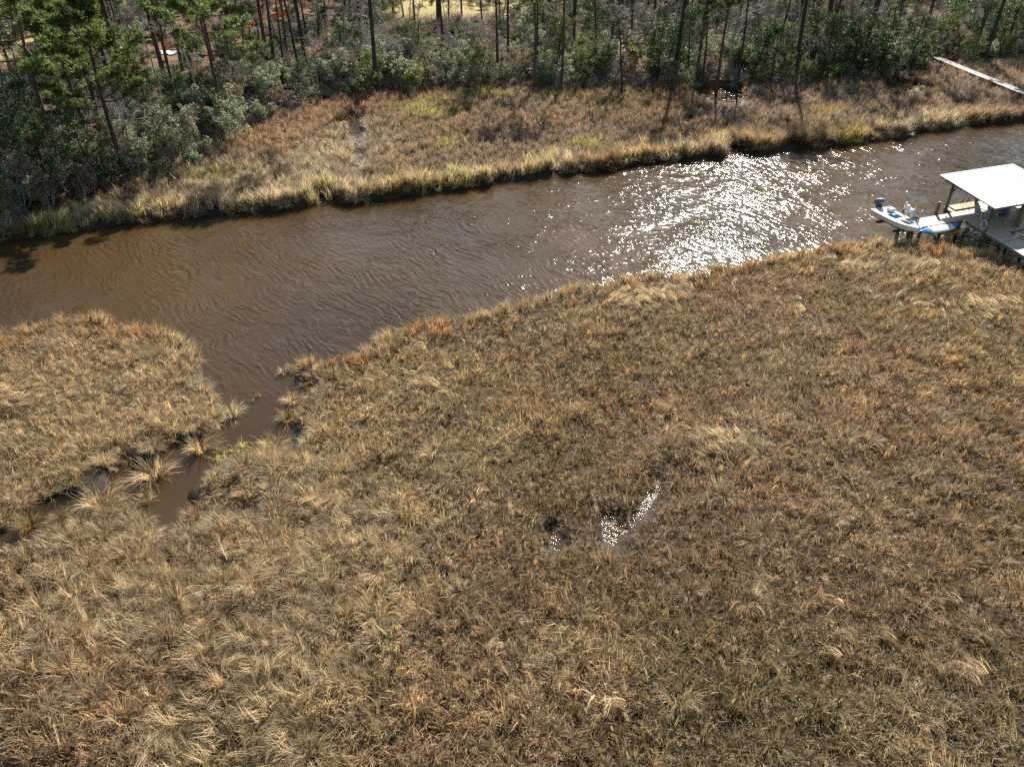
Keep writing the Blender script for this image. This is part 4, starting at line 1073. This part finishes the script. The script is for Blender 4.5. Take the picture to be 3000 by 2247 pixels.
# ------------------------------------------------------------------ boardwalk in the far marsh
bw0, bw1 = Vector((59.6, 117.4, 1.15)), Vector((61.9, 91.0, 1.15))
bw = empty("boardwalk", (bw0.x, bw0.y, 0.0), math.atan2((bw1 - bw0).y, (bw1 - bw0).x))
tag(bw, "narrow silver grey boardwalk crossing the shaded marsh at upper right", "boardwalk")
BL = (bw1 - bw0).length
pm = MB().box((0, 0, 0), (0.138, 1.25, 0.04)).mesh("boardwalk_plank"); pm.materials.append(M['grey_deck'])
k = 0
while 0.08 + k * 0.148 < BL:
    o = link("plank", pm, None, bw); o.location = (0.08 + k * 0.148, rng.normal(0, .008), 1.15 + rng.normal(0, .003)); o.rotation_euler = (0, 0, rng.normal(0, .006)); k += 1
for s in (-0.5, 0.5): MB().box((BL / 2, s, 1.04), (BL, 0.06, 0.17)).build("stringer", M['beam'], bw)
for i in range(int(BL / 3.2) + 1):
    for s in (-0.55, 0.55): MB().tube([(0.4 + i * 3.2, s, -0.9), (0.4 + i * 3.2, s, 1.10)], 0.11, 8).build("post", M['piling'], bw)
    MB().box((0.4 + i * 3.2, 0, 0.88), (0.08, 1.22, 0.15)).build("cross_beam", M['beam'], bw)

# ------------------------------------------------------------------ dock (a along the pier, b along the walkway towards the camera)
DZ = 1.40
def D(a, b, z=DZ): return Vector((DOCK_O[0] + a * DU[0] + b * DV[0], DOCK_O[1] + a * DU[1] + b * DV[1], z))
dock = empty("dock", (*D(4.2, 2.0, 0.0)[:2], 0.0))
tag(dock, "wooden dock with finger pier and walkway beside the creek", "dock")
d0 = Vector(dock.location)
DR = math.atan2(DU[1], DU[0])
def dbox(name, a0, a1, b0, b1, z0, z1, mat, parent, off):
    pts = [D(a0, b0, z0), D(a1, b0, z0), D(a1, b1, z0), D(a0, b1, z0), D(a0, b0, z1), D(a1, b0, z1), D(a1, b1, z1), D(a0, b1, z1)]
    mb = MB().add([p - off for p in pts], [(0, 1, 2, 3), (7, 6, 5, 4), (0, 4, 5, 1), (1, 5, 6, 2), (2, 6, 7, 3), (3, 7, 4, 0)])
    return mb.build(name, mat, parent)
rows = np.arange(-1.05, 4.42, 0.145)
for b in rows:
    a0 = -0.15 if -0.02 <= b < 1.5 else 4.15
    a0 += rng.uniform(-.015, .015)
    dz = rng.normal(0, .003)
    cuts = [a0] + ([4.15 + rng.choice([-.6, 0, .6])] if a0 < 1 else []) + [7.6 + rng.uniform(-1, 1), 11.3]
    for c0, c1 in zip(cuts[:-1], cuts[1:]):
        dbox("plank", c0 + .004, c1 - .004, b, b + 0.137, DZ - 0.04 + dz, DZ + dz, M['deck'], dock, d0)
for b in np.arange(4.43, 13.5, 0.145):
    dbox("plank", 4.15 + rng.uniform(-.015, .015), 5.92 + rng.uniform(-.015, .015), b, b + 0.137, DZ - 0.04, DZ + rng.normal(0, .003), M['deck'], dock, d0)
# stringers and fascias
for (a0, a1, b0, b1) in ((-0.1, 4.1, 0.0, 0.06), (-0.1, 4.1, 1.5, 1.56), (-0.16, -0.11, 0, 1.56), (4.16, 4.22, 1.62, 13.4), (5.84, 5.90, 4.45, 13.4), (5.95, 11.2, 4.38, 4.44), (4.2, 11.2, -1.1, -1.05), (4.12, 4.18, -1.05, 0.0)):
    dbox("fascia_beam", a0, a1, b0, b1, DZ - 0.26, DZ - 0.045, M['beam'], dock, d0)
for a, b in ((0.05, 0.12), (0.05, 1.42), (2.1, 1.42), (3.9, 1.42), (4.3, 6.6), (5.8, 6.6), (4.3, 9.6), (5.8, 9.6), (4.3, 12.6), (5.8, 12.6), (5.85, 4.3)):
    MB().tube([D(a, b, -1.2) - d0, D(a, b, DZ - 0.05) - d0], [.125, .12], 12).build("piling", M['piling'], dock, smooth=True)
p = D(2.62, -0.16, 0)
o = MB().tube([(0, 0, -1.3), (0, 0, 2.25), (0, 0, 2.36)], [.13, .125, .11], 12).build("piling", M['piling'], dock, smooth=True); o.location = p - d0
o = MB().tube([(0, 0, 2.362), (0, 0, 2.39)], [.115, .10], 12).build("piling_cap", M['kayak'], o)
# raised step along the creek side
st_ = dbox("raised_step", 4.5, 7.15, -1.0, -0.12, DZ + 0.002, DZ + 0.11, M['ply'], dock, d0)

# shelter over the dock
sh = empty("boat_shelter", (*D(7.4, 1.3, 0)[:2], 0)); s0 = Vector(sh.location)
tag(sh, "flat white metal roof shelter on wooden posts over the dock", "shelter")
def roof_z(a, b): return 3.62 - 0.03 * (b - 1.2)
npan = 11
for k in range(npan):
    a0 = 3.6 + (11.3 - 3.6) * k / npan; a1 = 3.6 + (11.3 - 3.6) * (k + 1) / npan
    pts = [D(a0, -2.12, roof_z(0, -2.12)), D(a1 - .006, -2.12, roof_z(0, -2.12)), D(a1 - .006, 4.6, roof_z(0, 4.6)), D(a0, 4.6, roof_z(0, 4.6))]
    up = Vector((0, 0, 0.05)); rib = Vector((0, 0, 0.012))
    MB().add([q - s0 for q in pts] + [q - s0 + up for q in pts], [(0, 1, 2, 3), (7, 6, 5, 4), (0, 4, 5, 1), (1, 5, 6, 2), (2, 6, 7, 3), (3, 7, 4, 0)]).build("roof_panel", M['roof'], sh)
    if k: MB().loft([[D(a0 - .03, b, roof_z(0, b) + .052) - s0, D(a0 - .012, b, roof_z(0, b) + .085) - s0, D(a0 + .012, b, roof_z(0, b) + .085) - s0, D(a0 + .03, b, roof_z(0, b) + .052) - s0] for b in (-2.11, 4.59)]).build("roof_seam", M['roof'], sh)
for b in (-1.9, 1.2, 4.35): dbox("purlin", 3.75, 11.15, b, b + .09, roof_z(0, b) - 0.2, roof_z(0, b) - 0.02, M['beam'], sh, s0)
for a in (4.12, 7.15, 10.2): dbox("rafter", a, a + .09, -1.95, 4.45, 3.26, 3.42, M['beam'], sh, s0)
for a in (4.1, 7.15, 10.2):
    for b in (-0.75, 4.0):
        MB().tube([D(a, b, -1.2) - s0, D(a, b, 3.4) - s0], [.13, .11], 10).build("post", M['piling'], sh, smooth=True)
        sgn = 1 if b < 0 else -1
        MB().tube([D(a + .1, b, 2.75) - s0, D(a + .75, b, 3.35) - s0], .05, 6).build("brace", M['beam'], sh)

# conduit pipe along the walkway edge
pp = [D(4.05, 2.6 + k * 0.9, DZ + 0.03 + 0.012 * math.sin(k * 1.7)) for k in range(12)]
o = MB().tube(pp, 0.035, 8).build("conduit_pipe", M['grey_plastic'], smooth=True)
tag(o, "pale conduit pipe running along the left edge of the walkway", "pipe")
# coiled hose on the post
hp = []
for k in range(90):
    t = k / 89 * 2 * math.pi * 4; r_ = 0.30 + 0.02 * math.sin(k * .7)
    hp.append(D(4.0 - 0.10 + 0.015 * (k % 5), 3.82 + r_ * math.cos(t), DZ + 0.55 + r_ * math.sin(t) * 1.05))
o = MB().tube(hp, 0.016, 5).build("garden_hose", M['white'], smooth=True)
tag(o, "pale coiled hose hanging on the corner post of the shelter", "hose")

# --- skiff on the lift
def station_hull(L, beam, depth, stations, sheer=0.12, flat=0.75):
    rings = []
    for s in stations:
        bw_ = beam / 2 * (1 - max(0, (s - 0.45) / 0.55) ** 2.3 * 0.97)
        rise = depth * 0.62 * max(0, (s - 0.6) / 0.4) ** 2
        zg = depth + sheer * s ** 2
        x = s * L
        rings.append([Vector((x, -bw_, zg)), Vector((x, -bw_ * flat - .0, rise + depth * .22)), Vector((x, -bw_ * .35, rise + .04)), Vector((x, 0, rise)), Vector((x, bw_ * .35, rise + .04)), Vector((x, bw_ * flat, rise + depth * .22)), Vector((x, bw_, zg))])
    return rings
BLn, BBm = 4.55, 1.62
sk = empty("skiff", (28.87, 58.99, 1.32), math.atan2(-4.19, 1.33))
tag(sk, "white skiff with outboard motor raised on the boat lift", "boat")
stn = [0, .1, .2, .3, .4, .5, .6, .7, .8, .88, .94, .98, 1.0]
rings = station_hull(BLn, BBm, 0.52, stn)
mb = MB(); mb.loft(rings, cap=False, closed=False)
mb.add(rings[0], [tuple(range(7))]); mb.build("hull", M['white'], sk, smooth=False)
# rub rail
for s in (0, 6):
    MB().tube([r[s] + Vector((0, 0, -0.02)) for r in rings], 0.03, 6).build("rub_rail", M['grey_plastic'], sk)
# deck with two recessed wells
def deck_ring(i): r = rings[i]; return abs(r[0].y), r[0].z, r[0].x
mb = MB(); wells = {3: 1, 4: 1, 6: 2, 7: 2}; fl = MB()
for i in range(len(stn) - 1):
    b0, z0, x0 = deck_ring(i); b1, z1, x1 = deck_ring(i + 1)
    crown = 0.03
    def strip(y00, y01, y10, y11):
        mb.add([(x0, y00, z0 + crown * (1 - (abs(y00) / b0) ** 2)), (x0, y01, z0 + crown * (1 - (abs(y01) / max(b0, .01)) ** 2)), (x1, y11, z1 + crown * (1 - (abs(y11) / max(b1, .01)) ** 2)), (x1, y10, z1 + crown * (1 - (abs(y10) / max(b1, .01)) ** 2))], [(0, 1, 2, 3)])
    if i in wells:
        ci0, ci1 = (0.42, 0.42) if wells[i] == 1 else (0.40, 0.36)
        strip(-b0, -ci0, -b1, -ci1); strip(ci0, b0, ci1, b1)
        zf = 0.28
        fl.add([(x0, -ci0, zf), (x0, ci0, zf), (x1, ci1, zf), (x1, -ci1, zf)], [(0, 1, 2, 3)])
        for sg in (-1, 1):
            fl.add([(x0, sg * ci0, zf), (x1, sg * ci1, zf), (x1, sg * ci1, z1 + .01), (x0, sg * ci0, z0 + .01)], [(0, 1, 2, 3)])
        if i - 1 not in wells: fl.add([(x0, -ci0, zf), (x0, ci0, zf), (x0, ci0, z0 + .03), (x0, -ci0, z0 + .03)], [(0, 1, 2, 3)])
        if i + 1 not in wells: fl.add([(x1, -ci1, zf), (x1, ci1, zf), (x1, ci1, z1 + .03), (x1, -ci1, z1 + .03)], [(0, 1, 2, 3)])
    else:
        strip(-b0, 0, -b1, 0); strip(0, b0, 0, b1)
mb.build("deck", M['white'], sk)
fl.build("cockpit_well", M['grey_plastic'], sk)
MB().box((1.62, 0.05, 0.45), (0.34, 0.30, 0.34)).build("seat_box", M['teal'], sk, bevel=0.03)
MB().box((0.95, 0.30, 0.72), (0.55, 0.50, 0.24), taper=0.9).build("console", M['white'], sk, bevel=0.04)
MB().box((0.62, 0.38, 0.74), (0.14, 0.24, 0.26)).build("cushion", M['blue'], sk, bevel=0.03)
MB().box((3.1, -0.1, 0.66), (0.7, 0.06, 0.05), Euler((0, 0, .25)).to_matrix()).build("paddle", M['grey_plastic'], sk)
ob = empty("outboard_motor", (-0.32, 0.18, 0.45)); ob.parent = sk
def cowl_rings(L, w, h):
    rr = []
    for t in (0, .06, .2, .45, .7, .9, 1.0):
        k = math.sin(math.pi * (0.12 + 0.76 * t)) ** .5
        rr.append([Vector((L * (t - .5), w / 2 * k * math.copysign(abs(math.cos(a)) ** .7, math.cos(a)), h / 2 * k * math.copysign(abs(math.sin(a)) ** .7, math.sin(a)))) for a in [2 * math.pi * j / 14 for j in range(14)]])
    return rr
o = MB().loft(cowl_rings(0.78, 0.52, 0.52)).build("cowl", M['cowl'], ob, smooth=True); o.location = (-0.05, 0, 0.42); o.rotation_euler = (0, R(-20), 0)
o = MB().loft(cowl_rings(0.60, 0.40, 0.10)).build("cowl_band", M['white'], ob, smooth=True); o.location = (0.0, 0, 0.68); o.rotation_euler = (0, R(-20), 0)
MB().box((-0.12, 0, -0.1), (0.22, 0.16, 0.62), taper=1.2).build("midsection", M['cowl'], ob, bevel=0.03)
MB().loft([[Vector((-.15 + .24 * c_, .07 * s_, -.42)) for c_, s_ in [(math.cos(a), math.sin(a)) for a in [2 * math.pi * j / 10 for j in range(10)]]], [Vector((-.15 + .2 * c_, .05 * s_, -.75)) for c_, s_ in [(math.cos(a), math.sin(a)) for a in [2 * math.pi * j / 10 for j in range(10)]]]]).build("lower_unit", M['black'], ob)
MB().box((0.2, 0, 0.12), (0.16, 0.22, 0.34)).build("bracket", M['black'], ob)

# --- boat lift
lf = empty("boat_lift", (31.0, 58.7, 0.0)); l0 = Vector(lf.location)
tag(lf, "boat lift with white gear boxes and dark guide posts beside the skiff", "boat lift")
bx = Vector((0.3025, -0.953, 0)); by = Vector((0.953, 0.3025, 0))
S0 = Vector((28.87, 58.99, 0))
def B(x, y, z): return S0 + bx * x + by * y + Vector((0, 0, z))
MB().tube([B(2.75, 1.15, -1.3) - l0, B(2.75, 1.15, 2.05) - l0], .13, 10).build("piling", M['piling'], lf, smooth=True)
MB().tube([B(3.25, -0.72, -1.3) - l0, B(3.25, -0.72, 1.2) - l0], .13, 10).build("piling", M['piling'], lf, smooth=True)
rot = Euler((0, 0, math.atan2(bx.y, bx.x))).to_matrix()
MB().box(B(2.45, 1.05, 1.55) - l0, (0.26, 0.26, 1.5), rot).build("lift_column", M['white'], lf, bevel=0.02)
MB().box(B(2.25, 0.98, 2.35) - l0, (0.42, 0.30, 0.30), rot).build("gear_box", M['white'], lf, bevel=0.04)
MB().box(B(1.95, 0.86, 2.55) - l0, (0.26, 0.24, 0.34), rot).build("lift_motor", M['white'], lf, bevel=0.04)
MB().box(B(2.78, 1.0, 1.75) - l0, (0.24, 0.2, 0.36), rot).build("switch_box", M['grey_plastic'], lf, bevel=0.02)
for xx, yy, h in ((1.45, 1.02, 2.15), (2.95, 1.22, 2.0)):
    MB().tube([B(xx, yy, 0.9) - l0, B(xx, yy, h) - l0], .05, 8).build("guide_post", M['black'], lf)
    MB().tube([B(xx, yy, h) - l0, B(xx, yy, h + .35) - l0, B(xx + .05, yy, h + .5) - l0, B(xx - .02, yy + .2, h + .56) - l0], .045, 8).build("guide_cap", M['white'], lf)
for xx in (1.1, 3.0):
    MB().box(B(xx, 0.1, 1.22) - l0, (0.14, 2.1, 0.16), rot).build("cradle_beam", M['black'], lf)
for yy in (-0.4, 0.4):
    MB().box(B(2.1, yy, 1.32) - l0, (2.8, 0.10, 0.09), rot).build("bunk", M['beam'], lf)
pole = MB().tube([B(2.35, 1.2, 1.0), B(2.42, 1.2, 4.4)], [.075, .06], 10).build("mast_pole", M['steel'], smooth=True)
tag(pole, "tall thin pale pole standing behind the skiff lift", "pole")
MB().tube([B(2.42, 1.2, 4.4), B(2.422, 1.2, 4.52)], .063, 10).build("pole_tip", simple_mat("red_tip", (.6, .12, .08)), pole)

# --- paddleboard and kayak by the pier
def board_rings(L, W, Tn, a0=0.0, a1=1.0, lift=0.10):
    rr = []
    ts = [a0 + (a1 - a0) * k / 14 for k in range(15)]
    for t in ts:
        w = W / 2 * max(0.02, (math.sin(math.pi * min(max(t, .004), .996)) ** .42)); z = lift * (max(0, (t - .7) / .3) ** 2 + 0.4 * max(0, (.2 - t) / .2) ** 2)
        th = Tn * (0.35 + .65 * min(1, w / (W * .35)))
        rr.append([Vector((L * (t - .5), w * math.cos(a), z + th / 2 * math.sin(a))) for a in [2 * math.pi * j / 12 for j in range(12)]])
    return rr
pb0, pb1 = D(-0.45, 1.98, 1.24), D(3.2, 1.98, 1.24)
pb = empty("paddleboard", (pb0 + pb1) / 2, math.atan2((pb1 - pb0).y, (pb1 - pb0).x))
tag(pb, "white paddleboard with blue ends lying along the pier edge", "paddleboard")
BL2 = (pb1 - pb0).length
for a0, a1, nm, mt in ((0, .16, "nose", 'blue'), (.16, .24, "nose_stripe", 'teal'), (.24, .86, "board", 'white'), (.86, 1, "tail", 'teal')):
    o = MB().loft(board_rings(BL2, 0.80, 0.13, a0, a1)).build(nm, M[mt], pb, smooth=True); o.rotation_euler = (R(16), 0, 0)
rl = [r[9] * 1.0 + Vector((0, -0.002, 0.0)) for r in board_rings(BL2, 0.81, 0.13, .12, .9)]
o = MB().tube([Vector((q.x, -abs(q.y) * 0 - r_[6].y * -1.005, q.z + .01)) for q, r_ in zip(rl, board_rings(BL2, .81, .13, .12, .9))], 0.028, 6).build("rail_stripe", M['green'], pb); o.rotation_euler = (R(16), 0, 0)
kz = D(2.75, 1.8, 0.66)
ky = empty("kayak", kz, DR); tag(ky, "yellow kayak slung under the paddleboard beside the pier", "kayak")
rr = []
for k in range(15):
    t = k / 14; w = 0.36 * max(.03, math.sin(math.pi * min(max(t, .01), .99)) ** .7); h_ = .17 * max(.25, math.sin(math.pi * t) ** .4)
    rr.append([Vector((2.1 * (t - .5), w * math.cos(a), h_ * math.sin(a) + .16 * (2 * t - 1) ** 4)) for a in [2 * math.pi * j / 12 for j in range(12)]])
MB().loft(rr).build("hull", M['kayak'], ky, smooth=True)
MB().loft([[Vector((.42 * math.cos(a) * k, .22 * math.sin(a) * k, .15 + zz)) for a in [2 * math.pi * j / 14 for j in range(14)]] for k, zz in ((1, 0), (1.05, .05), (.85, .05), (.8, -.02))], cap=False).build("cockpit_rim", M['black'], ky)

# --- things under the shelter
def chair(x, y, z, rz, mat, label):
    c = empty("deck_chair", (x, y, z), rz); tag(c, label, "chair", None)
    for k in range(5): MB().box((-0.22 + k * .115, 0, .36 - k * .0), (.10, .52, .025), Euler((0, R(8), 0)).to_matrix()).build("seat_slat", mat, c)
    for k in range(5):
        MB().box((-0.42, -.22 + k * .11, .70), (.022, .10, .78 - abs(k - 2) * .07), Euler((0, R(-22), 0)).to_matrix()).build("back_slat", mat, c)
    for s in (-1, 1):
        MB().box((-.02, s * .32, .56), (.72, .12, .025)).build("arm", mat, c)
        MB().box((.26, s * .29, .28), (.09, .03, .55)).build("leg", mat, c)
        MB().box((-.28, s * .29, .26), (.09, .03, .52)).build("leg", mat, c)
    return c
q = D(5.55, 1.6, DZ); chair(q.x, q.y, q.z, R(-60), M['grey_plastic'], "pale slatted deck chair left one under the white roof")
q = D(6.55, 1.9, DZ); chair(q.x, q.y, q.z, R(-110), M['grey_plastic'], "pale slatted deck chair right one under the white roof")
# covered round thing in blue tarp
rr = []
for k, (zz, r_) in enumerate([(0, .62), (.05, .66), (.3, .68), (.6, .62), (.85, .48), (1.0, .28), (1.06, .05)]):
    rr.append([Vector((r_ * (1 + .06 * math.sin(j * 2.3 + k)) * math.cos(2 * math.pi * j / 18), r_ * (1 + .06 * math.cos(j * 1.9 + k * .7)) * math.sin(2 * math.pi * j / 18) * 1.15, zz)) for j in range(18)])
q = D(7.75, 1.2, DZ + .004)
tc = empty("covered_grill", q, 0.3); tag(tc, "rounded bundle under a blue tarp beneath the white roof", "covered bundle")
MB().loft(rr).build("tarp", M['tarp'], tc, smooth=True)
MB().tube([Vector((.70 * math.cos(2 * math.pi * j / 18), .80 * math.sin(2 * math.pi * j / 18), .22)) for j in range(19)], .015, 5).build("tie_rope", M['white'], tc)
# small hull stored under the roof
bt = empty("stored_boat", D(6.75, 0.35, DZ + 0.55), DR + R(-30)); tag(bt, "small cream boat hull hung up under the white roof", "boat")
rg2 = station_hull(2.7, 1.15, 0.42, [0, .15, .3, .45, .6, .75, .87, .95, 1.0])
mb = MB().loft(rg2, cap=False, closed=False); mb.add(rg2[0], [tuple(range(7))])
mb.add([r[0] + Vector((0, 0, .01)) for r in rg2] + [r[6] + Vector((0, 0, .01)) for r in rg2], [(i, i + 1, i + 10, i + 9) for i in range(8)])
mb.build("hull", M['hullb'], bt)
MB().tube([r[0] for r in rg2], .025, 6).build("rub_rail", M['ply'], bt); MB().tube([r[6] for r in rg2], .025, 6).build("rub_rail", M['ply'], bt)
for xx in (.7, 1.9): MB().box((xx, 0, -.29), (.08, 1.0, .52)).build("stand", M['beam'], bt)
# wooden cupboard at the right
wc = empty("storage_box", D(8.55, 3.2, DZ + .003), DR); tag(wc, "tan wooden storage box at the right edge under the roof", "box")
MB().box((0, 0, .42), (1.1, .7, .84)).build("body", M['ply'], wc, bevel=.01)
MB().box((0, -.01, .87), (1.18, .78, .05)).build("lid", M['ply'], wc, bevel=.01)
MB().box((0, -.36, .62), (.14, .02, .04)).build("latch", M['steel'], wc)
# white slatted rack at the deck edge
rk = empty("slatted_rack", D(7.65, 4.32, DZ + .003), DR); tag(rk, "small white slatted rack at the deck edge beside the corner post", "rack")
for k in range(4): MB().box((-.27 + k * .18, 0, .27), (.07, .04, .54), Euler((R(18), 0, 0)).to_matrix()).build("slat", M['white'], rk)
for zz in (.12, .42): MB().box((0, .03 - (zz - .27) * .3, zz), (.66, .02, .04)).build("cross_bar", M['grey_plastic'], rk)
# wire tripods on the sunny step
for i, (a, lab) in enumerate(((5.55, "left wire rod holder standing on the sunlit step"), (6.1, "middle wire rod holder standing on the sunlit step"), (6.75, "right wire rod holder standing on the sunlit step"))):
    q = D(a, -0.6, DZ + .112)
    rh = empty("rod_holder", q, 0.3 * i); tag(rh, lab, "rod holder")
    for j in range(3):
        an = j * 2.1 + i
        MB().tube([(.16 * math.cos(an), .16 * math.sin(an), 0), (.03 * math.cos(an), .03 * math.sin(an), .5), (-.06 * math.cos(an), -.06 * math.sin(an), .62)], .014, 5).build("leg", M['copper'], rh)
# sandals
for i in range(2):
    q = D(6.95 + .16 * i, 3.55 + .05 * i, DZ + .006)
    sd = empty("sandal", q, .5 + .2 * i); tag(sd, ("left" if i == 0 else "right") + " one of two grey sandals on the shaded deck", "sandal")
    MB().loft([[Vector((.14 * math.cos(a) , .05 * math.sin(a), z_)) for a in [2 * math.pi * j / 12 for j in range(12)]] for z_ in (0, .02)]).build("sole", M['grey_plastic'], sd)
    MB().tube([(-.0, -.045, .02), (.06, 0, .05), (-.0, .045, .02)], .008, 5).build("strap", M['white'], sd)
